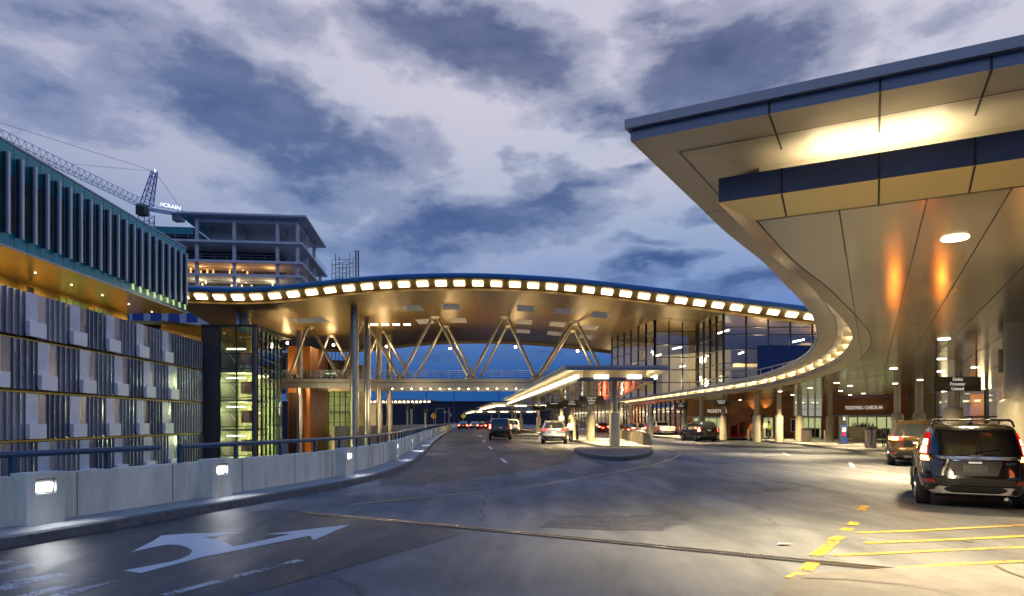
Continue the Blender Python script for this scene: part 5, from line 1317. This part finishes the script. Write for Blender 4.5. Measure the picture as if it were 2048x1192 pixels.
        m.tube((-.04, y_, .995), (.04, y_, .995), .009, 6); m.tube((-.085, y_, 1.04), (.085, y_, 1.04), .009, 6); m.tube((-.072, y_, .952), (.072, y_, .952), .009, 6); m.build('emblem', M_chrome, t, local=True)
        text('badge', 'CR-V', .075, M_chrome, t, (-.50, c.rear(-.5, .85)[1]-.008, .865), 0, extr=.004)
        text('badge', 'AWD', .06, M_chrome, t, (.52, c.rear(.52, .85)[1]-.008, .87), 0, extr=.004)
        # silver skid plate
        m = MB(); 
        pts = [(-.70,.33),(-.56,.44),(.56,.44),(.70,.33),(.64,.27),(.5,.30),(-.5,.30),(-.64,.27)]
        vs = [c.rear(x, z, .05) for x, z in pts]+[c.rear(x*.98, z, -.06) for x, z in pts]; k = 8
        mid = [c.rear(x, z, .065) for x, z in ((-.5,.37),(.5,.37))]
        m.add(vs, [(0,1,6,7),(1,2,5,6),(2,3,4,5)]+[(i, (i+1) % k, k+(i+1) % k, k+i) for i in range(k)]); m.build('skid_plate', mat('silver_plastic', (.75, .72, .66), .4, .3, var=.05), t, local=True)
        m = MB(); m.tube((.45, .02, .24), (.45, .4, .26), .035, 10); m.build('exhaust', M_chrome, t, local=True)
        # tailgate seams
        m = MB()
        for pts in ([(-.64, .46), (-.66, .70), (-.67, .89)], [(.64, .46), (.66, .70), (.67, .89)], [(-.64, .52), (0, .50), (.64, .52)]):
            for (a_, b_) in zip(pts, pts[1:]):
                for k in range(6):
                    p0 = c.rear(a_[0]+(b_[0]-a_[0])*k/6, a_[1]+(b_[1]-a_[1])*k/6, .001); p1 = c.rear(a_[0]+(b_[0]-a_[0])*(k+1)/6, a_[1]+(b_[1]-a_[1])*(k+1)/6, .001); m.tube(p0, p1, .006, 4, cap=False)
        m.build('tailgate_seam', M_black, t, local=True)
        P_(c.rear, [(-.86, .26), (.86, .26), (.89, .45), (-.89, .45)], .02, 16, 3).build('rear_bumper', low, t, smooth=True, local=True, fix=False)
        for sg in (-1, 1):
            pts = [(sg*.63, .55, 1.575), (sg*.60, .62, 1.68), (sg*.60, 1.2, 1.70), (sg*.58, 2.1, 1.69), (sg*.60, 2.3, 1.60)]
            m = MB(); [m.tube(a_, b_, .02, 8) for a_, b_ in zip(pts, pts[1:])]; m.build('roof_rail', M_dark, t, local=True, smooth=True)
        for yy in (.75, 1.9): m = MB(); m.tube((-.6, yy, 1.705), (.6, yy, 1.705), .018, 8); m.build('roof_bar', M_dark, t, local=True)
        m = MB(); m.tube((0, .8, 1.62), (0, .74, 1.80), .008, 5, .004); m.lathe((0, .8, 1.615), [(.05, 0), (.03, .04), (.01, .06)], 8); m.build('antenna', M_black, t, local=True)
        P_(c.rear, [(-.70, 1.515), (.70, 1.515), (.64, 1.56), (-.64, 1.56)], .06, 12, 1).build('spoiler', pm, t, local=True, fix=False)
        m = MB(); a_ = c.rear(.0, 1.08, .03); b_ = c.rear(.38, 1.16, .03); m.tube(a_, b_, .008, 5); m.build('wiper', M_black, t, local=True)
        # faint shapes of the cabin behind the glass
        for sg in (-1, 1): lamp_ = None
    else:
        zz = {'crossover': (.92, 1.08), 'big': (.95, 1.35), 'sedan': (.70, .86), 'pickup': (.86, 1.18)}[kind]
        xo = w*.965; xi = {'crossover': w*.50, 'big': w*.80, 'sedan': w*.55, 'pickup': w*.86}[kind]
        for sg in (-1, 1):
            l = P_(c.rear, [(sg*xi, zz[0]), (sg*xo, zz[0]), (sg*xo, zz[1]), (sg*xi, zz[1]-.03)], .012, 6, 4).build('tail_light', ml if on else M_redoff, t, local=True, fix=False)
            if on:
                xm = xi+(xo-xi)*.35; P_(c.rear, [(sg*xm, zz[0]+.02), (sg*xo*.985, zz[0]+.02), (sg*xo*.985, zz[1]-.03), (sg*xm, zz[1]-.04)], .022, 4, 3).build('lamp_core', brake or M_redc, l, local=True, fix=False)
        zp = {'crossover': .74, 'big': .98, 'sedan': .66, 'pickup': .62}[kind]
        P_(c.rear, [(-.17, zp), (.17, zp), (.17, zp+.13), (-.17, zp+.13)], .02, 3, 2).build('licence_plate', M_plate, t, local=True, fix=False)
        zb = T[1][0]; P_(c.rear, [(-w*.9, zb-.04), (w*.9, zb-.04), (w*.93, zb+.20), (-w*.93, zb+.20)], .02, 14, 3).build('rear_bumper', low, t, smooth=True, local=True, fix=False)
        P_(c.rear, [(-w*.45, zb-.02), (w*.45, zb-.02), (w*.5, zb+.07), (-w*.5, zb+.07)], .035, 8, 1).build('bumper_trim', M_chrome, t, local=True, fix=False)
        for sg in (-1, 1): P_(c.rear, [(sg*w*.72, zb+.13), (sg*w*.88, zb+.13), (sg*w*.88, zb+.19), (sg*w*.72, zb+.19)], .03, 3, 1).build('reflector', M_redoff, t, local=True, fix=False)
        if kind in ('crossover', 'big'):
            H = T[-1][0]
            for sg in (-1, 1):
                pts = [(sg*.63, .95, H-.06), (sg*.62, 1.05, H+.03), (sg*.60, 2.2, H+.02), (sg*.60, 2.35, H-.06)]
                m = MB(); [m.tube(a_, b_, .022, 6) for a_, b_ in zip(pts, pts[1:])]; m.build('roof_rail', M_chrome if kind == 'crossover' else M_dark, t, local=True)
        if kind == 'pickup':
            MB().add([(-.86, .12, 1.262), (.86, .12, 1.262), (.86, 1.9, 1.262), (-.86, 1.9, 1.262)], [(0,1,2,3)]).build('bed', M_black, t, local=True)
            P_(c.rear, [(-.30, 1.02), (.30, 1.02), (.30, 1.10), (-.30, 1.10)], .02, 3, 1).build('tailgate_handle', M_black, t, local=True, fix=False)
    if kind in ('suv', 'crossover'):
        for sg in (-1, 1):
            m = MB()
            for yy in (1.25, 2.3):
                for k in range(6): m.tube(c.side(yy, .38+.13*k, sg, .001), c.side(yy, .38+.13*(k+1), sg, .001), .006, 4, cap=False)
            m.build('door_seam', M_black, t, local=True)
    if sc != 1.: t.scale = (sc,)*3
    return t
def carpx(x, y, rz, *a, up=0, **k):    # x, y = pixel of the ground under the middle of the rear bumper
    p = px(x, y); p.z += 0; return suv(a[0], a[1], a[2], (p.x, p.y, g(p.x, p.y)+up), radians(rz), *a[3:], **k)
black = paint('black_pearl', (.008, .0065, .005), .14, .0)
p1 = px(1826, 1019); p2 = px(2040, 1031)
mid = Vector(((7.38+9.02)/2, (12.3+11.42)/2))
t_ = suv('parked_suv', 'glossy black compact SUV with roof rails and amber indicators lit, nearest vehicle at the right', 'suv', (8.25, 12.15, 0), radians(-29), black, 'suv', detail=True); t_.scale = (1, 1, .95)
bron = paint('bronze', (.06, .035, .012), .2, .5)
for (a_, b_) in ((1251, 869), (1277, 870), (1305, 867), (1208, 866), (963, 859)):
    q = px(a_, b_); lamp('POINT', (q.x, q.y-.7, .8), 130, (1, .08, .03), .2)  # added red lamps behind the cars, to redden the canopy soffit
carpx(1836, 934, -28, 'parked_suv', 'bronze brown SUV half hidden ahead of the nearest black car, left indicator glowing', 'suv', bron, kind='crossover', brake=emis('indicator_far', (1., .30, .04), 85))
carpx(1419, 884, 8, 'moving_suv', 'black full-size SUV driving in the canopy lane behind the white pickup', 'suv', paint('black', (.012, .012, .013)), kind='big')
carpx(1338, 873, 10, 'pickup_truck', 'white pickup truck with a short bed under the terminal canopy', 'pickup', paint('white', (.72, .70, .68)), kind='pickup')
carpx(1108, 888, -4, 'stopped_suv', 'silver crossover with roof rails stopped beside the island kerb', 'suv', paint('silver', (.42, .42, .45), .2, .7), kind='crossover', lights=1, brake=M_red)
carpx(1001, 880, 2, 'moving_suv', 'dark SUV with lit tail lights driving in the left lanes', 'suv', paint('black_grey', (.02, .018, .018)), kind='big')
carpx(1024, 868, 0, 'stopped_suv', 'white SUV stopped at the island kerb ahead of the dark SUV', 'suv', paint('white', (.72, .70, .68)), kind='big', lights=0)
carpx(926, 859.5, 3, 'moving_car', 'small dark red car in the far distance under the yellow diamond sign', 'car', paint('red', (.25, .01, .012)), kind='sedan', sc=1.05)
carpx(948, 858, 2, 'moving_car', 'pale grey car right of the distant red car', 'car', paint('silver', (.4, .4, .4)), kind='sedan')
carpx(963, 859, 0, 'moving_car', 'distant dark car with bright red brake lights left of the dark SUV', 'car', paint('black', (.01, .01, .01)), kind='sedan', brake=emis('brake_bright', (1, .14, .07), 45))
carpx(978, 857, 0, 'moving_car', 'distant car mostly hidden behind the dark SUV, brake lights on', 'car', paint('black', (.01, .01, .01)), kind='sedan', brake=MATS['brake_bright'])
carpx(1208, 866, 6, 'moving_car', 'black car seen between the second and first island columns', 'car', paint('black', (.01, .01, .01)), kind='crossover')
carpx(1246, 871.5, 8, 'moving_car', 'red car braking beyond the island guard fins', 'car', paint('red', (.25, .01, .012)), kind='sedan', brake=MATS['brake_bright'])
carpx(1279, 872.5, 8, 'moving_car', 'silver car with glaring red brake lights behind the guard fins', 'car', paint('silver', (.4, .4, .4)), kind='crossover', brake=MATS['brake_bright'])
carpx(1306, 869, 8, 'moving_car', 'dark red SUV between the braking silver car and the white pickup', 'car', paint('red', (.25, .01, .012)), kind='crossover', brake=MATS['brake_bright'])
lamp('POINT', (8.9, 11.3, 1.0), 5, (1, .2, .08), .15)

# ------------------------------------------------------------------ hanging signs
def hang_sign(x, y, wpx, hpx, Y, lines, label, top, rz=0., size=None):
    p = at(x, y, Y); w = wpx*Y/F; h = hpx*Y/F
    t = thing('hanging_sign', label, 'sign', (p.x, p.y, p.z), rz, 'airline signs hanging from the canopies')
    MB().box(-w/2, -.07, -h/2, w/2, .07, h/2).build('panel', M_sign, t, local=True)
    for s_ in (-1, 1): MB().tube((s_*w*.42, 0, h/2), (s_*w*.42, 0, top-p.z), .022, 6).build('hanger', M_dark, t, local=True)
    sz = size or h*.30
    for i, ln in enumerate(lines):
        text('lettering', ln, sz, M_text, t, (0, -.075, h*.5-sz*(1.02+i*1.03)+.02), 0, extr=.004)
hang_sign(1912.5, 768, 95, 29, 24.1, ['Delta', 'Frontier', 'United'], 'dark airline sign with three white lines above the black SUV', ZC+2.24, size=.162)
hang_sign(2046, 722, 92, 46, 19, ['', ''], 'blank-faced dark sign panel cut by the right frame edge', ZC+2.24)
hang_sign(1183, 801, 50, 18, 43.5, ['Copa Air', 'JetBlue', 'Spirit'], 'nearest dark sign hanging under the island canopy', ZC+2.18)
hang_sign(1144, 808, 40, 15, 55, ['Delta', 'Frontier'], 'second dark sign under the island canopy, left of the nearest', ZC+2.18)
hang_sign(1108, 811, 32, 13, 66, ['American'], 'third dark sign along the island canopy', ZC+2.18)
hang_sign(1078, 816, 26, 10, 82, ['Alaska'], 'farthest dark sign along the island canopy', ZC+2.18)
hang_sign(1442, 806, 34, 13, 60, ['Southwest', 'Allegiant'], 'dark sign in the entrance canopy above the black full-size SUV', ZC+2.24)
hang_sign(1361, 812, 28, 12, 72, ['Air', 'Canada'], 'small dark sign in the canopy above the white pickup', ZC+2.24)

# ------------------------------------------------------------------ kerbside furniture
def bin_(x, y, label, r=.33, h=.95, tapes=True, rod=False):
    p = px(x, y, None, .15); t = thing('litter_bin', label, 'litter bin', (p.x, p.y, g(p.x, p.y)+.15), 0, 'steel litter bins on the kerb')
    MB().lathe((0, 0, 0), [(r, 0), (r, h-.12)], 20).build('drum', M_steel, t, local=True, smooth=True)
    MB().lathe((0, 0, 0), [(r+.02, h-.118), (r+.02, h-.03), (r*.6, h), (r*.2, h+.005)], 20).build('lid', M_dark, t, local=True, smooth=True)
    m = MB(); [m.box(r*cos(k*pi/8)-.012, r*sin(k*pi/8)-.012, .05, r*cos(k*pi/8)+.012, r*sin(k*pi/8)+.012, h-.15) for k in range(16)]; m.build('ribs', M_strut, t, local=True)
bin_(1520, 879, 'ribbed steel litter bin left of the guard in the yellow vest')
bin_(1613, 884, 'ribbed steel litter bin right of the column beside the guard', .4, 1.1)
bin_(1741, 896.5, 'tall dark-topped steel bin beside the kerb column near the bronze car', .30, 1.25)
p = px(1687, 888, None, .15); z0 = g(p.x, p.y)+.15
t = thing('information_pylon', 'slim dark blue information pylon on the sidewalk before the ticketing doors', 'pylon', (p.x, p.y, z0), radians(-12))
MB().box(-.22, -.1, 0, .22, .1, 2.15).build('body', mat('pylon_blue', (.02, .07, .28), .35, var=.05), t, local=True)
MB().box(-.215, -.112, 1.45, .215, -.102, 2.12).build('black_head', M_black, t, local=True)
m = MB(); m.lathe((0, -.12, 1.78), [(.06, 0), (.10, .06), (.06, .2), (.03, .3)], 8); [m.box(-.15, -.118, 1.20-.09*k, .15, -.106, 1.24-.09*k) for k in range(4)]; m.build('symbols', mat('sign_white', (.8, .8, .8), .4, var=0, emit=.5), t, local=True)
MB().box(-.12, -.118, .62, .12, -.106, .86).build('red_badge', mat('badge_red', (.5, .02, .06), .4, var=0), t, local=True)
MB().box(-.4, -.25, .0, .7, .25, .04).build('base', M_dark, t, local=True)
def poster(x, y, h, label, lit):
    p = px(x, y, None, .15); t = thing('poster_stand', label, 'poster stand', (p.x, p.y, g(p.x, p.y)+.15), radians(-25), 'poster stands at the entrances')
    MB().box(-.36, -.06, .75, .36, .0, h).build('frame', M_frame, t, local=True); MB().box(-.28, -.068, .83, .28, -.061, h-.08).build('poster', M_glassd, t, local=True)
    m = MB(); m.box(-.05, -.04, 0, .05, 0, .75); m.build('post', M_strut, t, local=True)
poster(1590, 881, 1.95, 'framed black poster stand between two sidewalk columns', 0)
p = px(1722, 886, None, .15)
t = thing('planter', 'large pale round-bellied planter with red berries before the ticketing doors', 'planter', (p.x+1.6, p.y+3, g(p.x, p.y)+.15))
MB().lathe((0, 0, 0), [(.5, 0), (.95, .4), (1.15, .95), (1.2, 1.25), (1.05, 1.3)], 28).build('bowl', M_colm, t, local=True, smooth=True)
m = MB(); random.seed(5)
for k in range(60):
    a = random.random()*6.28; r_ = .9*sqrt(random.random()); x_, y_ = r_*cos(a), r_*sin(a); m.tube((x_, y_, 1.28), (x_+random.uniform(-.1, .1), y_+random.uniform(-.1, .1), 1.35+.4*random.random()), .03, 4, .005)
m.build('foliage', mat('planter_green', (.05, .07, .03), .7, var=.3), t, local=True)
for i, (a, c) in enumerate(((1497, 880), (1650, 884))):
    p = px(a, c, None, .15); o = MB().lathe((0, 0, 0), [(.11, 0), (.11, .95), (.08, 1.0), (.02, 1.02)], 14).build('bollard', M_strut, None, smooth=True); o.location = (p.x, p.y, g(p.x, p.y)+.14)
    tag(o, ['short steel bollard left of the yellow-vest guard', 'short steel bollard in front of the lobby window'][i], 'bollard', 'bollards on the kerb')
for i, (a, c, w_) in enumerate(((1477, 875, .35), (1488, 875, .3), (1494, 875.5, .28))):
    p = px(a, c, None, .15); t = thing('fire_cabinet', ['leftmost red standing cabinet behind the traveller', 'middle red standing cabinet by the copper wall', 'rightmost red standing cabinet by the copper wall'][i], 'cabinet', (p.x, p.y+2, g(p.x, p.y)+.15), 0, 'red cabinets by the wall')
    MB().box(-w_, -.2, .0, w_, .2, 1.3+.2*i).build('body', mat('cabinet_red', (.45, .02, .02), .4, var=.1), t, local=True); MB().box(-w_*.6, -.215, .4, w_*.6, -.202, 1.1).build('door', M_dark, t, local=True)
# steel queue rail beside the bronze car
t = thing('kerb_railing', 'row of thin dark posts with a rail behind the bronze SUV', 'railing', (0, 0, 0))
m = MB()
for k in range(13): q = px(1765+4.2*k, 893.5, None, .15); m.tube((q.x, q.y, q.z), (q.x, q.y, q.z+1.15), .03, 5); m.lathe((q.x, q.y, q.z+1.15), [(.02, 0), (.05, .04), (.02, .08)], 6)
m.build('posts', M_dark, t)
q0 = px(1765, 893.5, None, .15); q1 = px(1815, 893.5, None, .15); m = MB(); m.tube((q0.x, q0.y, q0.z+1.0), (q1.x, q1.y, q1.z+1.0), .035, 6); m.build('rail', M_dark, t)

# ------------------------------------------------------------------ people
M_skin = mat('skin', (.42, .24, .16), .55, var=.05); M_hair = mat('hair_dark', (.02, .014, .01), .7, var=.1)
def skinned(name, verts, edges, radii, material, parent, lvl=1):
    me = bpy.data.meshes.new(name); me.from_pydata(verts, edges, []); o = bpy.data.objects.new(name, me); COL.objects.link(o)
    sk = o.modifiers.new('s', 'SKIN'); me.skin_vertices[0].data[0].use_root = True
    for v, r in zip(me.skin_vertices[0].data, radii): v.radius = (r[0], r[1]) if isinstance(r, tuple) else (r, r)
    sub = o.modifiers.new('u', 'SUBSURF'); sub.levels = sub.render_levels = lvl
    m2 = bpy.data.meshes.new_from_object(o.evaluated_get(bpy.context.evaluated_depsgraph_get())); bpy.data.objects.remove(o)
    m2.polygons.foreach_set('use_smooth', [True]*len(m2.polygons)); m2.materials.clear(); m2.materials.append(material)
    o = bpy.data.objects.new(name, m2); COL.objects.link(o); o.parent = parent; return o
def person(label, loc, rz, top, trous, pose, hair=True, h=1.75):
    t = thing('person', label, 'person', loc, rz); t.scale = (h/1.75,)*3
    # joints; x = left/right, -y = facing direction
    J = dict(pel=(0, 0, .95), sp=(0, .0, 1.15), ch=(0, 0, 1.35), nk=(0, 0, 1.50), hb=(0, -.01, 1.58), ht=(0, -.02, 1.68),
             lh=(-.10, 0, .90), lk=(-.11, -.03, .50), la=(-.12, .02, .09), lt=(-.12, -.15, .035), rh=(.10, 0, .90), rk=(.11, -.03, .50), ra=(.12, .02, .09), rt=(.12, -.15, .035),
             ls=(-.18, 0, 1.42), le=(-.23, .02, 1.15), lw=(-.22, -.08, .92), rs=(.18, 0, 1.42), re=(.23, .02, 1.15), rw=(.22, -.08, .92))
    J.update(pose)
    R = dict(pel=(.14, .10), sp=(.12, .09), ch=(.15, .10), nk=.05, hb=(.075, .085), ht=(.07, .08), lh=.085, lk=.055, la=.04, lt=.03, rh=.085, rk=.055, ra=.04, rt=.03, ls=.055, le=.042, lw=.028, rs=.055, re=.042, rw=.028)
    E = [('pel','sp'),('sp','ch'),('ch','nk'),('nk','hb'),('hb','ht'),('pel','lh'),('lh','lk'),('lk','la'),('la','lt'),('pel','rh'),('rh','rk'),('rk','ra'),('ra','rt'),('ch','ls'),('ls','le'),('le','lw'),('ch','rs'),('rs','re'),('re','rw')]
    V = list(J); ver = [J[k] for k in V]; ed_ = [(V.index(a), V.index(c)) for a, c in E]; rad = [R[k] for k in V]
    for s_, wk, ek in (('l', 'lw', 'le'), ('r', 'rw', 're')):      # palm, four fingers and a thumb
        w_ = Vector(J[wk]); d = (w_-Vector(J[ek])).normalized(); sd = d.cross(Vector((0, 1, 0))).normalized() if abs(d.y) < .9 else Vector((1, 0, 0)); fw = sd.cross(d).normalized()
        pm_ = w_+d*.07; ver.append(tuple(pm_)); rad.append((.034, .016)); ip = len(ver)-1; ed_.append((V.index(wk), ip))
        for k in range(4):
            f0 = pm_+d*.03+sd*(.024-.016*k); f1 = f0+d*(.05+.006*(1.5-abs(k-1.5)))-fw*.01; ver += [tuple(f0), tuple(f1)]; rad += [.010, .008]; ed_ += [(ip, len(ver)-2), (len(ver)-2, len(ver)-1)]
        th = w_+d*.04+sd*.045-fw*.02; ver.append(tuple(th)); rad.append(.010); ed_.append((ip, len(ver)-1))
    skinned('body', ver, ed_, rad, M_skin, t)
    sub = lambda ks: [J[k] for k in ks]
    ks = ['sp','pel','ch','ls','le','lw','rs','re','rw','nk']
    def cut(a, c, f): a, c = Vector(a), Vector(c); return tuple(a.lerp(c, f))
    vs = [J['sp'], (J['pel'][0], J['pel'][1], J['pel'][2]-.05), J['ch'], J['ls'], J['le'], cut(J['le'], J['lw'], .9), J['rs'], J['re'], cut(J['re'], J['rw'], .9), cut(J['ch'], J['nk'], .75)]
    skinned('jacket', vs, [(0,1),(0,2),(2,3),(3,4),(4,5),(2,6),(6,7),(7,8),(2,9)], [(.15,.12),(.16,.125),(.17,.125),.075,.06,.045,.075,.06,.045,.075], top, t)
    vs = [(J['pel'][0], J['pel'][1], J['pel'][2]+.04), J['lh'], J['lk'], (J['la'][0], J['la'][1], J['la'][2]+.02), J['rh'], J['rk'], (J['ra'][0], J['ra'][1], J['ra'][2]+.02)]
    skinned('trousers', vs, [(0,1),(1,2),(2,3),(0,4),(4,5),(5,6)], [(.15,.115),.105,.075,.065,.105,.075,.065], trous, t)
    for k, s_ in (('la', 'lt'), ('ra', 'rt')): skinned('shoe', [tuple(Vector(J[k])+Vector((0, .04, -.045))), (J[k][0], J[k][1]-.05, J[k][2]-.04), J[s_]], [(0, 1), (1, 2)], [.042, .045, .035], M_black, t)
    hx, hy, hz = J['ht']
    m = MB(); m.lathe((hx, hy+.018, hz), [(.088, -.06), (.096, -.0), (.088, .05), (.06, .085), (.02, .10)], 16); m.build('hair', M_hair, t, local=True, smooth=True)
    m = MB(); 
    for s_ in (-1, 1): m.lathe((hx+s_*.03, hy-.085, hz-.03), [(.004, -.008), (.010, 0), (.004, .008)], 8)
    m.build('eyes', M_black, t, local=True)
    m = MB(); m.tube((hx, hy-.08, hz-.035), (hx, hy-.105, hz-.065), .008, 6, .013); m.box(hx-.022, hy-.090, hz-.098, hx+.022, hy-.078, hz-.090); m.build('nose_and_mouth', mat('lips', (.35, .15, .11), .5, var=0), t, local=True)
    return t
M_vest = mat('hi_vis', (.55, .70, .04), .6, var=.1, emit=.08); M_trd = mat('dark_cloth', (.02, .022, .03), .85, var=.2, vs=8); M_wshirt = mat('white_cloth', (.72, .72, .75), .85, var=.1, vs=8)
p = px(1538, 881); person('person in a yellow hi-vis vest and dark trousers standing at the kerb', (p.x, p.y, g(p.x, p.y)+.02), radians(60), M_vest, M_trd, dict(lw=(-.16, -.2, 1.1), le=(-.25, .03, 1.15)), h=1.85)
p = px(1465, 872, None, .15); person('person in dark clothes bending to a blue suitcase on the sidewalk', (p.x, p.y, g(p.x, p.y)+.15), radians(80), M_trd, M_trd, dict(sp=(0, -.06, 1.13), ch=(0, -.18, 1.30), nk=(0, -.25, 1.42), hb=(0, -.3, 1.49), ht=(0, -.34, 1.57), ls=(-.18, -.18, 1.37), rs=(.18, -.18, 1.37), le=(-.22, -.28, 1.14), re=(.22, -.28, 1.14), lw=(-.16, -.42, .98), rw=(.16, -.42, .98)), h=1.8)
t = thing('suitcase', 'bright blue suitcase standing beside the bending traveller', 'suitcase', (p.x-.75, p.y-.2, g(p.x, p.y)+.15))
MB().box(-.26, -.16, .06, .26, .16, .78).build('shell', mat('case_blue', (.02, .16, .65), .35, var=.05), t, local=True); m = MB(); m.tube((-.15, 0, .78), (-.15, 0, 1.02), .012, 5); m.tube((.15, 0, .78), (.15, 0, 1.02), .012, 5); m.tube((-.15, 0, 1.02), (.15, 0, 1.02), .016, 5); m.build('handle', M_dark, t, local=True)
m = MB(); [m.tube((x_, y_, .03), (x_+.03, y_, .03), .03, 8) for x_ in (-.22, .19) for y_ in (-.12, .12)]; m.build('castors', M_black, t, local=True)
p = px(1143, 888); person('person in a white top leaning to the open door side of the silver crossover', (p.x, p.y+.3, g(p.x, p.y)), radians(-50), M_wshirt, M_trd, dict(ch=(0, -.08, 1.33), nk=(0, -.12, 1.47), hb=(0, -.15, 1.55), ht=(0, -.17, 1.65), lw=(-.18, -.35, 1.1), le=(-.24, -.1, 1.15), rw=(.18, -.35, 1.1), re=(.24, -.1, 1.15)))
p = px(1152, 883); person('person in dark clothes facing the white-topped one beside the silver crossover', (p.x+.1, p.y, g(p.x, p.y)), radians(70), mat('pattern_cloth', (.10, .08, .08), .8, var=.8, vs=12), M_trd, {}, h=1.65)
p = px(1155, 868, None, .15); person('person in pale clothes walking on the island behind the second column', (p.x-.4, p.y, g(p.x, p.y)+.15), radians(10), mat('pale_cloth', (.45, .4, .34), .8, var=.1), M_trd, dict(lk=(-.11, -.15, .50), la=(-.12, -.2, .12)))
